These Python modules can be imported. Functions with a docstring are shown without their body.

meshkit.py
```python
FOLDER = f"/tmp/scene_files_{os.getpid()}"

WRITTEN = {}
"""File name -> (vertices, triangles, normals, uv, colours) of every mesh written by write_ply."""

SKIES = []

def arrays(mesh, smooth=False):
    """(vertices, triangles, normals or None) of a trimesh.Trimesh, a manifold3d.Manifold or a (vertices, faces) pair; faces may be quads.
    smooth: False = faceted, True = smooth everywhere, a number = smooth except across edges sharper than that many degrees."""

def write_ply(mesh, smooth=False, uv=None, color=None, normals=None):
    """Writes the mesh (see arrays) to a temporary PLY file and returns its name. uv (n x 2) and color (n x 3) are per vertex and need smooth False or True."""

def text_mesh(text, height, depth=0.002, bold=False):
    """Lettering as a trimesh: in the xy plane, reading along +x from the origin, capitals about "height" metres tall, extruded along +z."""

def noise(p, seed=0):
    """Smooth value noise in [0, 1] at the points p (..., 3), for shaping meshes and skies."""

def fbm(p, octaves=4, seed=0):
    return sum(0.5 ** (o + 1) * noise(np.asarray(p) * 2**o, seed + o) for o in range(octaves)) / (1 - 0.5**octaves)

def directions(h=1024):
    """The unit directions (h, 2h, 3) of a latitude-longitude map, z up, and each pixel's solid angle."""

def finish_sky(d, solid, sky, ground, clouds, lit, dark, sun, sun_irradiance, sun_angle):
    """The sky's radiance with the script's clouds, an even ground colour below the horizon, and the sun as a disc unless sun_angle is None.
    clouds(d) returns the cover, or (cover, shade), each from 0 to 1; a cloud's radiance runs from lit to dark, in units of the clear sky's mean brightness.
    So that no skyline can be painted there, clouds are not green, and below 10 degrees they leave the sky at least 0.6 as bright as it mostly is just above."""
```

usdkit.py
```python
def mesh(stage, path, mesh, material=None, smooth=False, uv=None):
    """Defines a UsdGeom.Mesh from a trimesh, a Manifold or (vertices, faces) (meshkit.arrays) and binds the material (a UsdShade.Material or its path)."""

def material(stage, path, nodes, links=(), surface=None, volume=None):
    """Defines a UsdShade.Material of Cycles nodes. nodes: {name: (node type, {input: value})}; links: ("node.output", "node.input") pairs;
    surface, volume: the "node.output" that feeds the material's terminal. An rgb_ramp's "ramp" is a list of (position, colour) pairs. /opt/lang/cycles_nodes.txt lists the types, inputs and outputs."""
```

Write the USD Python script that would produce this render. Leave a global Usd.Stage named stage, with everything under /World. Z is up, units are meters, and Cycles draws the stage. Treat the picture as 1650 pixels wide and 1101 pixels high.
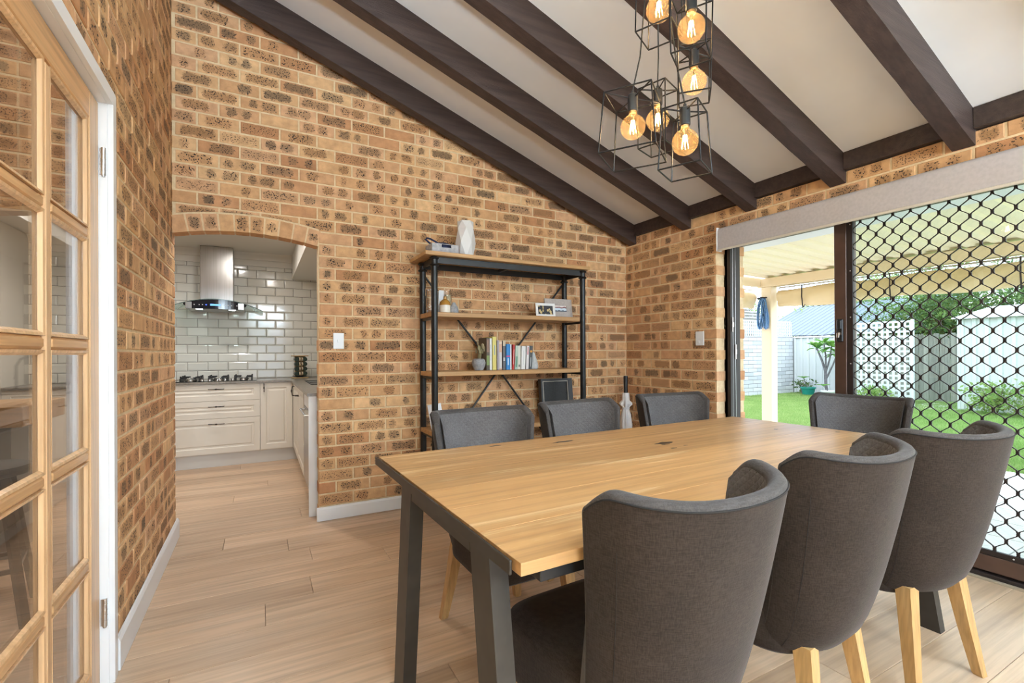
import math, random
import numpy as np, trimesh, usdkit, meshkit
from pxr import Usd, UsdGeom, UsdLux, UsdShade, Gf, Sdf, Vt
from shapely.geometry import Polygon, box as sbox, Point
from shapely.ops import unary_union

stage = Usd.Stage.CreateInMemory()
UsdGeom.SetStageUpAxis(stage, UsdGeom.Tokens.z)
UsdGeom.SetStageMetersPerUnit(stage, 1.0)
UsdGeom.Xform.Define(stage, '/World'); UsdGeom.Scope.Define(stage, '/World/Looks')
stage.SetDefaultPrim(stage.GetPrimAtPath('/World'))
PI = math.pi

# ------------------------------------------------------------------ camera
EYE = (0.0, 0.0, 1.2017); FPX = 757.682; YAW, PITCH, ROLL, CY = 0.491608, 0.0018424, -0.0050349, 567.22
def camera_axes():
    cy, sy = math.cos(YAW), math.sin(YAW)
    r, f, u = np.array([cy, -sy, 0.]), np.array([sy, cy, 0.]), np.array([0, 0, 1.])
    f, u = math.cos(PITCH)*f + math.sin(PITCH)*u, math.cos(PITCH)*u - math.sin(PITCH)*f
    r, u = math.cos(ROLL)*r + math.sin(ROLL)*u, math.cos(ROLL)*u - math.sin(ROLL)*r
    return r, u, f
_r, _u, _f = camera_axes()
cam = UsdGeom.Camera.Define(stage, '/World/camera')
cam.AddTransformOp().Set(Gf.Matrix4d(*[*_r, 0], *[*_u, 0], *[*(-_f), 0], *EYE, 1))
cam.CreateHorizontalApertureAttr(36.0); cam.CreateFocalLengthAttr(36.0*FPX/1650)
cam.CreateVerticalApertureOffsetAttr((CY-550.5)/1650*36.0)
cam.CreateClippingRangeAttr(Gf.Vec2f(0.02, 500)); cam.CreateFStopAttr(0.0)
cam.CreateExposureAttr(1.12)

# ------------------------------------------------------------------ light: sky, sun, added fill lamps out of view
LK = '/World/Looks/'
SKY = usdkit.material(stage, LK+'sky', {
    'tc': ('texture_coordinate', {}), 'n': ('noise_texture', {'scale': 3.0, 'detail': 5.0}),
    'r': ('rgb_ramp', {'ramp': [(0.45, (0.60, 0.76, 1.0)), (0.65, (0.95, 0.97, 1.0))]}), 'b': ('background_shader', {'strength': 2.0})},
    [('tc.generated', 'n.vector'), ('n.fac', 'r.fac'), ('r.color', 'b.color')], surface='b.background')
dome = UsdLux.DomeLight.Define(stage, '/World/sky_dome'); dome.CreateIntensityAttr(1.0); dome.CreateColorAttr(Gf.Vec3f(1, 1, 1))
UsdShade.MaterialBindingAPI.Apply(dome.GetPrim()).Bind(SKY)
sun = UsdLux.DistantLight.Define(stage, '/World/sun'); sun.CreateIntensityAttr(9.0); sun.CreateAngleAttr(0.6); sun.CreateColorAttr(Gf.Vec3f(1, .93, .8))
def aim(prim, src):                                    # a light at src (direction) shining to the origin: its -z points away from src
    z = np.array(src, float)/np.linalg.norm(src); x = np.cross([0, 0, 1.], z); x = x/np.linalg.norm(x) if np.linalg.norm(x) > 1e-6 else np.array([1., 0, 0]); y = np.cross(z, x)
    return Gf.Matrix4d(*[*x, 0], *[*y, 0], *[*z, 0], 0, 0, 0, 1)
sun.AddTransformOp().Set(aim(sun, (0.04, -0.70, 0.66)))
def rect_light(path, pos, w, h, watts, color=(1, .94, .86), direction=(0, 0, 1)):
    l = UsdLux.RectLight.Define(stage, path); l.CreateWidthAttr(w); l.CreateHeightAttr(h); l.CreateIntensityAttr(watts); l.CreateColorAttr(Gf.Vec3f(*color))
    m = aim(l, direction); m.SetTranslateOnly(Gf.Vec3d(*pos)); l.AddTransformOp().Set(m); return l
PANELS = [((0.4, -2.3, 2.35), 1.2, .6, 19.0), ((2.2, -2.3, 2.20), 1.2, .6, 19.0)]      # added fill panels behind the camera, tilted to brighten the back wall
SCONCES = [((-.40, .95, 2.50), (.35, .45, .8), 340.0), ((3.12, .15, 2.12), (-.45, .45, .75), 95.0)]   # added fill lamps left and right, out of view, to brighten the ceiling
UPLIGHTS = [((XU, -1.05, ZU), 420.0) for XU, ZU in ((.3, 2.45), (1.5, 2.15), (2.7, 1.85))]                              # added unseen troughs, fill light for the sloping ceiling
KITCHEN_LAMPS = [(-.25, 5.2, 2.395), (-1.25, 5.2, 2.395), (.15, 4.2, 2.395), (-1.6, 4.4, 2.395), ]; HALL_LAMPS = [(-1.3, 2.4, 3.605), (-1.5, .8, 3.605)]  # unseen lamps light the kitchen; the hall ones are added to brighten the hall
KITCHEN_POWER, BULB_POWER = 65.0, 9.0

# ------------------------------------------------------------------ helpers
_names = {}
def uniq(parent, name):
    key = f'{parent}/{name}'; n = _names.get(key, 0); _names[key] = n+1
    return key if n == 0 else f'{key}_{n:03d}'
def setd(p, label=None, cat=None, group=None, kind=None):
    for k, v in (('label', label), ('category', cat), ('group', group), ('kind', kind)):
        if v: p.SetCustomDataByKey(k, v)
    return p
def thing(name, label, cat, loc=(0, 0, 0), rz=0, group=None, kind=None):
    x = UsdGeom.Xform.Define(stage, uniq('/World', name)); x.AddTranslateOp().Set(Gf.Vec3d(*map(float, loc))); x.AddRotateZOp().Set(float(rz))
    return setd(x.GetPrim(), label, cat, group, kind)
def struct(name, label=None):
    return setd(UsdGeom.Xform.Define(stage, uniq('/World', name)).GetPrim(), label, None, None, 'structure')
def obj(name, mesh, mat, parent=None, smooth=False, label=None, cat=None, group=None, kind=None, pv=None):
    path = uniq(str(parent.GetPath()) if parent else '/World', name)
    m = usdkit.mesh(stage, path, cat_(mesh) if isinstance(mesh, list) else mesh, mat, smooth)
    for k, v in (pv or {}).items():
        UsdGeom.PrimvarsAPI(m).CreatePrimvar(k, Sdf.ValueTypeNames.Float3Array, 'vertex').Set(Vt.Vec3fArray.FromNumpy(np.asarray(v, np.float32)))
    return setd(m.GetPrim(), label, cat, group, kind)
def copy_of(src, loc, rz, label, group=None):
    c = src.GetCustomData(); x = UsdGeom.Xform.Define(stage, uniq('/World', src.GetName()))
    p = x.GetPrim(); p.GetReferences().AddInternalReference(src.GetPath())
    x.ClearXformOpOrder()
    for o, v in ((x.AddTranslateOp(), Gf.Vec3d(*map(float, loc))), (x.AddRotateZOp(), float(rz))): o.Set(v)
    setd(p, label, c.get('category'), group or c.get('group')); p.SetInstanceable(True); return p
def cat_(ms): return trimesh.util.concatenate(ms) if len(ms) > 1 else ms[0]
_BF = None
def bx(c, s, b=0.0):
    """box of centre c and size s with its edges chamfered by b"""
    if b <= 0:
        m = trimesh.creation.box(s); m.apply_translation(c); return m
    h = np.array(s, float)/2; b = min(b, h.min()*.9); pts = []
    for sx in (-1, 1):
        for sy in (-1, 1):
            for sz in (-1, 1):
                g = np.array([sx, sy, sz])
                for k in range(3): q = h.copy()-b; q[k] = h[k]; pts.append(g*q)
    global _BF
    if _BF is None: 
        m = trimesh.convex.convex_hull(np.array(pts)); d = {tuple(np.round(p, 9)): i for i, p in enumerate(np.array(pts))}
        _BF = np.array([[d[tuple(np.round(m.vertices[i], 9))] for i in f] for f in m.faces])
    return trimesh.Trimesh(np.array(pts)+np.array(c, float), _BF, process=False)
def bb(x0, x1, y0, y1, z0, z1, b=0.0): return bx(((x0+x1)/2, (y0+y1)/2, (z0+z1)/2), (x1-x0, y1-y0, z1-z0), b)
def tube(pts, r, n=8, closed=False, caps=True):
    P = np.array(pts, float); k = len(P); r = np.broadcast_to(np.asarray(r, float), (k,))
    T = np.gradient(P, axis=0) if not closed else np.roll(P, -1, 0)-np.roll(P, 1, 0); T /= np.linalg.norm(T, axis=1)[:, None]+1e-12
    a = np.array([0, 0, 1.]) if abs(T[0][2]) < .9 else np.array([1., 0, 0]); N = np.cross(T[0], a); N /= np.linalg.norm(N); V = []
    for i in range(k):
        N = N-T[i]*(N@T[i]); N /= np.linalg.norm(N)+1e-12; B = np.cross(T[i], N)
        an = np.arange(n)*2*PI/n
        V.append(P[i]+r[i]*(np.cos(an)[:, None]*N+np.sin(an)[:, None]*B))
    return loops(V, closed, caps)
def loops(L, closed=False, caps=True):
    k, n = len(L), len(L[0]); V = np.vstack(L); F = []
    i = np.arange(n); j = (i+1) % n
    for a in range(k if closed else k-1):
        b = (a+1) % k
        F += [np.stack([a*n+i, a*n+j, b*n+j], 1), np.stack([a*n+i, b*n+j, b*n+i], 1)]
    F = np.vstack(F)
    if caps and not closed:
        c0, c1 = len(V), len(V)+1; V = np.vstack([V, np.mean(L[0], 0), np.mean(L[-1], 0)])
        F = np.vstack([F, np.stack([np.full(n, c0), j, i], 1), np.stack([np.full(n, c1), (k-1)*n+i, (k-1)*n+j], 1)])
    m = trimesh.Trimesh(V, F, process=False)
    if m.volume < 0: m.invert()
    return m
def cyl(a, b, r, n=16, r2=None):
    r2 = r if r2 is None else r2
    return tube([a, b], [r, r2], n)
def lathe(prof, n=24, c=(0, 0, 0)):
    an = np.arange(n)*2*PI/n
    return loops([np.stack([c[0]+r*np.cos(an), c[1]+r*np.sin(an), np.full(n, c[2]+z)], 1) for r, z in prof])
def bar(a, b, w, h, up=(0, 0, 1)):
    """square bar from a to b, w wide and h along up"""
    a, b = np.array(a, float), np.array(b, float); t = (b-a)/np.linalg.norm(b-a); s = np.cross(t, up); s /= np.linalg.norm(s); u = np.cross(s, t)
    q = [s*w/2*i+u*h/2*j for i, j in ((-1, -1), (1, -1), (1, 1), (-1, 1))]
    return loops([np.array([a+x for x in q]), np.array([b+x for x in q])])
def prism(poly, z0, z1):
    gs = list(getattr(poly, 'geoms', [poly])); o = []
    for g in gs:
        m = trimesh.creation.extrude_polygon(g, z1-z0, engine='earcut'); m.apply_translation((0, 0, z0)); o.append(m)
    return cat_(o)
def mapped(m, o, ux, uy, uz):
    """moves mesh m from its own x y z axes to the axes ux uy uz at o"""
    M = np.eye(4); M[:3, 0], M[:3, 1], M[:3, 2], M[:3, 3] = ux, uy, uz, o
    m = m.copy(); m.apply_transform(M)
    return m
def rot(m, deg, axis=(0, 0, 1), at=(0, 0, 0)):
    m.apply_transform(trimesh.transformations.rotation_matrix(math.radians(deg), axis, at)); return m
def sphere(c, r, sub=2, s=(1, 1, 1)):
    m = trimesh.creation.icosphere(sub, 1.0); m.apply_scale([r*s[0], r*s[1], r*s[2]]); m.apply_translation(c); return m

# ------------------------------------------------------------------ materials
def simple(name, color, rough=.5, metal=0.0, spec=.5, **k):
    return usdkit.material(stage, LK+name, {'p': ('principled_bsdf', dict(base_color=color, roughness=rough, metallic=metal, specular_ior_level=spec, **k))}, [], surface='p.BSDF')
def varied(name, c1, c2, scale=6.0, rough=.5, metal=0.0, bump=0.0, bscale=None, coord='tc.object', detail=4.0, spec=.5, stretch=None, lo=.35, hi=.65):
    n = {'tc': ('texture_coordinate', {}), 'm': ('mapping', {'scale': stretch or (1, 1, 1)}), 'n': ('noise_texture', {'scale': scale, 'detail': detail}), 'r': ('rgb_ramp', {'ramp': [(lo, c1), (hi, c2)]}),
         'p': ('principled_bsdf', {'roughness': rough, 'metallic': metal, 'specular_ior_level': spec})}
    l = [(coord, 'm.vector'), ('m.vector', 'n.vector'), ('n.fac', 'r.fac'), ('r.color', 'p.base_color')]
    if bump:
        n['nb'] = ('noise_texture', {'scale': bscale or scale*4, 'detail': 3.0}); n['b'] = ('bump', {'strength': bump, 'distance': .01})
        l += [('m.vector', 'nb.vector'), ('nb.fac', 'b.height'), ('b.normal', 'p.normal')]
    return usdkit.material(stage, LK+name, n, l, surface='p.BSDF')
def wood(name, stops, axis=0, scale=1.0, rough=.45, tone=.25, knots=0.0, coord='tc.object', bump=.08, knot_color=(.08, .05, .03), spec=.4):
    """grain stretched along axis, each piece shifted and toned by its own random number"""
    st = [9.0*scale]*3; st[axis] = .75*scale; kst = [5.5*scale]*3; kst[axis] = 1.6*scale; fst = [60.0*scale]*3; fst[axis] = 2.0*scale
    n = {'tc': ('texture_coordinate', {}), 'oi': ('object_info', {}), 'rx': ('vector_math', {'math_type': 'scale', 'vector1': (37.1, 17.7, 53.3)}), 'ad': ('vector_math', {'math_type': 'add'}),
         'm': ('mapping', {'scale': st}), 'n': ('noise_texture', {'scale': 1.0, 'detail': 5.0, 'roughness': .6, 'distortion': 1.2}), 'r': ('rgb_ramp', {'ramp': stops}),
         'mf': ('mapping', {'scale': fst}), 'nf': ('noise_texture', {'scale': 1.0, 'detail': 3.0}), 'rf': ('rgb_ramp', {'ramp': [(.3, (.72, .72, .72)), (.6, (1.04, 1.04, 1.04))]}),
         'x': ('mix_color', {'blend_type': 'multiply', 'fac': .8, 'use_clamp': False}),
         'to': ('map_range', {'from_min': 0.0, 'from_max': 1.0, 'to_min': 1-tone, 'to_max': 1+tone*.6}), 'h': ('hsv', {}),
         'bp': ('bump', {'strength': bump, 'distance': .004}), 'p': ('principled_bsdf', {'roughness': rough, 'specular_ior_level': spec})}
    l = [('oi.random', 'rx.scale'), (coord, 'ad.vector1'), ('rx.vector', 'ad.vector2'), ('ad.vector', 'm.vector'), ('m.vector', 'n.vector'), ('n.fac', 'r.fac'), ('ad.vector', 'mf.vector'), ('mf.vector', 'nf.vector'), ('nf.fac', 'rf.fac'),
         ('r.color', 'x.a'), ('rf.color', 'x.b'), ('x.result', 'h.color'), ('oi.random', 'to.value'), ('to.result', 'h.value'), ('nf.fac', 'bp.height'), ('bp.normal', 'p.normal')]
    out = 'h.color'
    if knots:
        n['mk'] = ('mapping', {'scale': kst}); n['vk'] = ('voronoi_texture', {'scale': 1.0, 'randomness': 1.0}); n['nk'] = ('noise_texture', {'scale': 3.0, 'detail': 3.0}); n['dk'] = ('math', {'math_type': 'multiply_add', 'value2': .35})
        n['rk'] = ('map_range', {'range_type': 'smoothstep', 'from_min': .17+knots*.12, 'from_max': .22+knots*.2, 'to_min': 1.0, 'to_max': 0.0}); n['sk'] = ('separate_color', {}); n['gk'] = ('math', {'math_type': 'less_than', 'value2': knots}); n['kk'] = ('math', {'math_type': 'multiply'})
        n['xk'] = ('mix_color', {'b': knot_color})
        l += [('ad.vector', 'mk.vector'), ('mk.vector', 'vk.vector'), ('ad.vector', 'nk.vector'), ('nk.fac', 'dk.value1'), ('vk.distance', 'dk.value3'), ('dk.value', 'rk.value'), ('vk.color', 'sk.color'), ('sk.r', 'gk.value1'), ('gk.value', 'kk.value1'), ('rk.result', 'kk.value2'),
              ('kk.value', 'xk.fac'), ('h.color', 'xk.a')]
        out = 'xk.result'
    return usdkit.material(stage, LK+name, n, l+[(out, 'p.base_color')], surface='p.BSDF')
def emit(name, color, strength): return usdkit.material(stage, LK+name, {'e': ('emission', {'color': color, 'strength': strength})}, [], surface='e.emission')
def thin_fresnel(ior):                                 # the same reflectance from both sides of a thin sheet
    return {'ge': ('geometry', {}), 'io': ('mix_float', {'a': ior, 'b': 1.0/ior}), 'f': ('fresnel', {})}, [('ge.backfacing', 'io.fac'), ('io.result', 'f.IOR')]
def pane(name, tint=(1, 1, 1), ior=1.45, rough=0.0):
    n, l = thin_fresnel(ior)
    return usdkit.material(stage, LK+name, {'t': ('transparent_bsdf', {'color': tint}), 'g': ('principled_bsdf', {'base_color': (1, 1, 1), 'metallic': 1.0, 'roughness': rough}), 'x': ('mix_closure', {}), **n},
        l+[('f.fac', 'x.fac'), ('t.BSDF', 'x.closure1'), ('g.BSDF', 'x.closure2')], surface='x.closure')

def brick_material(name, gain=(1, 1, 1)):
    g = lambda c: tuple(a*b for a, b in zip(c, (1.20, 1.09, .92)))
    n = {'uv': ('attribute', {'attribute': 'buv'}), 'pa': ('attribute', {'attribute': 'ba'}), 'pb': ('attribute', {'attribute': 'bb'}), 'rd': ('attribute', {'attribute': 'br'}),
         'su': ('separate_xyz', {}), 'sa': ('separate_xyz', {}), 'sb': ('separate_xyz', {}), 'sr': ('separate_xyz', {}),
         'off': ('vector_math', {'math_type': 'multiply_add', 'vector2': (40., 40., 40.)}), 'n1': ('noise_texture', {'scale': 55.0, 'detail': 2.0}), 'n2': ('noise_texture', {'scale': 125.0, 'detail': .5}), 'n3': ('noise_texture', {'scale': 18.0, 'detail': 4.0}),
         'w': ('math', {'math_type': 'multiply_add', 'value2': .036, 'value3': -.018}),
         'vv': ('math', {'math_type': 'subtract', 'value2': .038}), 'va': ('math', {'math_type': 'absolute'}), 
         'base': ('rgb_ramp', {'ramp': [(0, g((.62, .43, .265))), (.25, g((.54, .345, .20))), (.5, g((.50, .305, .175))), (.7, g((.56, .36, .235))), (.88, g((.47, .265, .15))), (1., g((.42, .225, .125)))]}),
         'dark': ('rgb_ramp', {'ramp': [(0, g((.36, .20, .105))), (.35, g((.27, .155, .08))), (.7, g((.19, .12, .072))), (1., g((.12, .09, .065)))]}),
         'nb': ('rgb_ramp', {'ramp': [(.3, (.80, .78, .76)), (.7, (1.08, 1.08, 1.08))]}), 'bx': ('mix_color', {'blend_type': 'multiply', 'fac': 1.0, 'use_clamp': False}),
         'sp': ('map_range', {'range_type': 'smoothstep', 'from_min': .585, 'from_max': .64}), 'mx': ('math', {'math_type': 'maximum'}), 'mm': ('math', {'math_type': 'multiply', 'value2': 1.0}), 'm8': ('math', {'math_type': 'multiply', 'value2': .92}),
         'c1': ('mix_color', {}), 'iv': ('math', {'math_type': 'subtract', 'value1': 1.25}), 'eg': ('math', {'math_type': 'multiply'}), 'sm': ('math', {'math_type': 'multiply_add', 'value2': 2.4, 'value3': .04}), 'ss': ('math', {'math_type': 'multiply', 'use_clamp': True}), 'c2': ('mix_color', {'b': (.030, .021, .018)}),
         'bp': ('bump', {'strength': .25, 'distance': .003}), 'p': ('principled_bsdf', {'roughness': .85, 'specular_ior_level': .25})}
    l = [('uv.vector', 'su.vector'), ('pa.vector', 'sa.vector'), ('pb.vector', 'sb.vector'), ('rd.vector', 'sr.vector'), ('rd.vector', 'off.vector1'), ('uv.vector', 'off.vector3'),
         ('off.vector', 'n1.vector'), ('off.vector', 'n2.vector'), ('off.vector', 'n3.vector'), ('n1.fac', 'w.value1'), ('su.y', 'vv.value1'), ('vv.value', 'va.value1'), 
         ('sr.x', 'base.fac'), ('sr.y', 'dark.fac'), ('n3.fac', 'nb.fac'), ('base.color', 'bx.a'), ('nb.color', 'bx.b'), ('n2.fac', 'sp.value')]
    n |= {'v1': ('math', {'math_type': 'subtract', 'value2': .008}), 'v2': ('math', {'math_type': 'maximum', 'value2': 0.0}), 'v3': ('math', {'math_type': 'multiply'})}
    l += [('va.value', 'v1.value1'), ('v1.value', 'v2.value1'), ('v2.value', 'v3.value1'), ('v2.value', 'v3.value2')]
    for s in 'ab':                                      # rounded patches: distance to a box with round corners, roughened by noise
        n |= {'d'+s: ('math', {'math_type': 'subtract'}), 'e'+s: ('math', {'math_type': 'absolute'}), 'f'+s: ('math', {'math_type': 'subtract'}), 'g'+s: ('math', {'math_type': 'add', 'value2': .022}), 'j'+s: ('math', {'math_type': 'maximum', 'value2': 0.0}),
              'q'+s: ('math', {'math_type': 'multiply_add'}), 'r'+s: ('math', {'math_type': 'sqrt'}), 't'+s: ('math', {'math_type': 'add'}), 'h'+s: ('map_range', {'range_type': 'smoothstep', 'from_min': .010, 'from_max': .028, 'to_min': 1., 'to_max': 0.}), 'i'+s: ('math', {'math_type': 'multiply'})}
        l += [('su.x', f'd{s}.value1'), (f's{s}.x', f'd{s}.value2'), (f'd{s}.value', f'e{s}.value1'), (f'e{s}.value', f'f{s}.value1'), (f's{s}.y', f'f{s}.value2'), (f'f{s}.value', f'g{s}.value1'), (f'g{s}.value', f'j{s}.value1'),
              (f'j{s}.value', f'q{s}.value1'), (f'j{s}.value', f'q{s}.value2'), ('v3.value', f'q{s}.value3'), (f'q{s}.value', f'r{s}.value1'), (f'r{s}.value', f't{s}.value1'), ('w.value', f't{s}.value2'),
              (f't{s}.value', f'h{s}.value'), (f'h{s}.result', f'i{s}.value1'), (f's{s}.z', f'i{s}.value2')]
    l += [('ia.value', 'mx.value1'), ('ib.value', 'mx.value2'), ('mx.value', 'mm.value1'), ('mm.value', 'm8.value1'), ('m8.value', 'c1.fac'), ('bx.result', 'c1.a'), ('dark.color', 'c1.b'),
          ('mm.value', 'iv.value2'), ('mm.value', 'eg.value1'), ('iv.value', 'eg.value2'), ('eg.value', 'sm.value1'), ('sm.value', 'ss.value1'), ('sp.result', 'ss.value2'), ('ss.value', 'c2.fac'), ('c1.result', 'c2.a'), ('c2.result', 'p.base_color'), ('n1.fac', 'bp.height'), ('bp.normal', 'p.normal')]
    return usdkit.material(stage, LK+name, n, l, surface='p.BSDF')
M = {}
M['brick'] = brick_material('brick_clay')
M['mortar'] = varied('mortar', (.64, .475, .275), (.74, .565, .345), 30, .9, bump=.3, bscale=160)
M['white'] = simple('white_gloss_paint', (.80, .80, .80), .35)
M['ceil'] = varied('ceiling_board', (.76, .75, .75), (.80, .79, .785), 3, .8)
M['beam'] = varied('dark_stained_timber', (.040, .025, .021), (.064, .041, .034), 5, .5, bump=.25, bscale=30, stretch=(.6, 8, 8), spec=.35)
M['plank'] = wood('oak_laminate', [(.25, (.47, .305, .185)), (.5, (.60, .415, .27)), (.75, (.68, .495, .34))], 0, .8, .36, .14, .10, knot_color=(.16, .10, .06), spec=.45)
M['groove'] = simple('plank_groove', (.12, .08, .05), .8)
M['oak'] = wood('oak_tabletop', [(.22, (.40, .205, .080)), (.46, (.50, .275, .112)), (.60, (.54, .305, .13)), (.66, (.68, .455, .235)), (.8, (.72, .50, .275))], 0, 1.0, .34, .16, 0.045, knot_color=(.045, .033, .024), spec=.4)
M['oaks'] = wood('oak_shelf', [(.25, (.40, .21, .08)), (.5, (.50, .28, .115)), (.78, (.60, .37, .175))], 0, 1.0, .45, .12)
M['oakleg'] = wood('oak_leg', [(.25, (.42, .235, .09)), (.5, (.52, .31, .125)), (.78, (.60, .39, .19))], 2, 1.6, .4, .12)
M['door_v'] = wood('door_timber_upright', [(.25, (.56, .325, .155)), (.5, (.66, .40, .205)), (.78, (.72, .47, .265))], 2, 1.4, .32, .08)
M['door_h'] = wood('door_timber_rail', [(.25, (.50, .265, .11)), (.5, (.60, .335, .15)), (.78, (.66, .395, .195))], 1, 1.4, .32, .08)
M['steel'] = varied('brown_black_steel', (.050, .044, .036), (.062, .054, .045), 20, .42, .5)
M['black'] = simple('black_powder_coat', (.016, .016, .017), .38)
M['blackm'] = varied('black_pipe', (.020, .020, .020), (.030, .030, .030), 14, .34, .6)
M['chrome'] = simple('nickel', (.62, .60, .57), .28, 1.0)
M['glass'] = pane('window_glass')
# ================================================================== structure
XL, XR, YB = -0.489, 3.248, 3.63                       # faces of the left, right and back wall
SL = 0.352                                             # slope of the roof, falling to the right wall
ceil_z = lambda x: 2.450+SL*(3.2-x)
beam_z = lambda x: 2.272+SL*(3.2-x)
rng = np.random.default_rng(7)
CH, CZ0, BL, BH, JT = .086, .015, .230, .075, .011

def brick_pv(nv, L, uv, rg):
    """per brick: two burnt patches (centre, half width, strength) and three random numbers"""
    k = rg.random()
    if L < .15: a, b = ((L/2, L*rg.uniform(.18, .42), rg.uniform(.5, 1)), (0, 0, 0)) if k < .8 else ((0, 0, 0), (0, 0, 0))
    elif k < .36: a, b = (L/2+rg.uniform(-.02, .02), L*rg.uniform(.30, .45), rg.uniform(.6, 1)), (0, 0, 0)
    elif k < .62: a, b = (L*rg.uniform(.2, .34), L*rg.uniform(.1, .19), rg.uniform(.5, 1)), (L*rg.uniform(.66, .8), L*rg.uniform(.1, .2), rg.uniform(.5, 1))
    elif k < .80: a, b = (L*rg.uniform(.2, .8), L*rg.uniform(.1, .2), rg.uniform(.6, 1)), (0, 0, 0)
    elif k < .92: a, b = (L/2, L*.47, rg.uniform(.25, .5)), (0, 0, 0)
    else: a, b = (0, 0, 0), (0, 0, 0)
    o = np.ones((nv, 1))
    return {'buv': uv, 'ba': o*[a], 'bb': o*[b], 'br': o*[rg.random(3)]}
def brick_mesh(poly, depth, rg, ch=.004):
    """a brick whose front face outline is poly in (u, z); front towards +w; returns vertices in (u, z, w) and faces"""
    p = rg.uniform(-.0015, .0015)
    x0, y0, x1, y1 = poly.bounds
    if poly.area > .97*(x1-x0)*(y1-y0):
        j = lambda: rg.uniform(-.001, .001)
        R = lambda i, w: [(x0+i+j(), y0+i+j(), w), (x1-i+j(), y0+i+j(), w), (x1-i+j(), y1-i+j(), w), (x0+i+j(), y1-i+j(), w)]
        V = np.array([(x0, y0, -depth), (x1, y0, -depth), (x1, y1, -depth), (x0, y1, -depth)]+R(0, p-ch*.8)+R(ch, p)); F = [(8, 9, 10), (8, 10, 11)]
        for a, b in ((0, 4), (4, 8)):
            for k in range(4):
                q = (k+1) % 4; F += [(a+k, a+q, b+q), (a+k, b+q, b+k)]
        return V, np.array(F)
    m = prism(poly, -depth, p); return np.array(m.vertices), np.array(m.faces)
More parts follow.
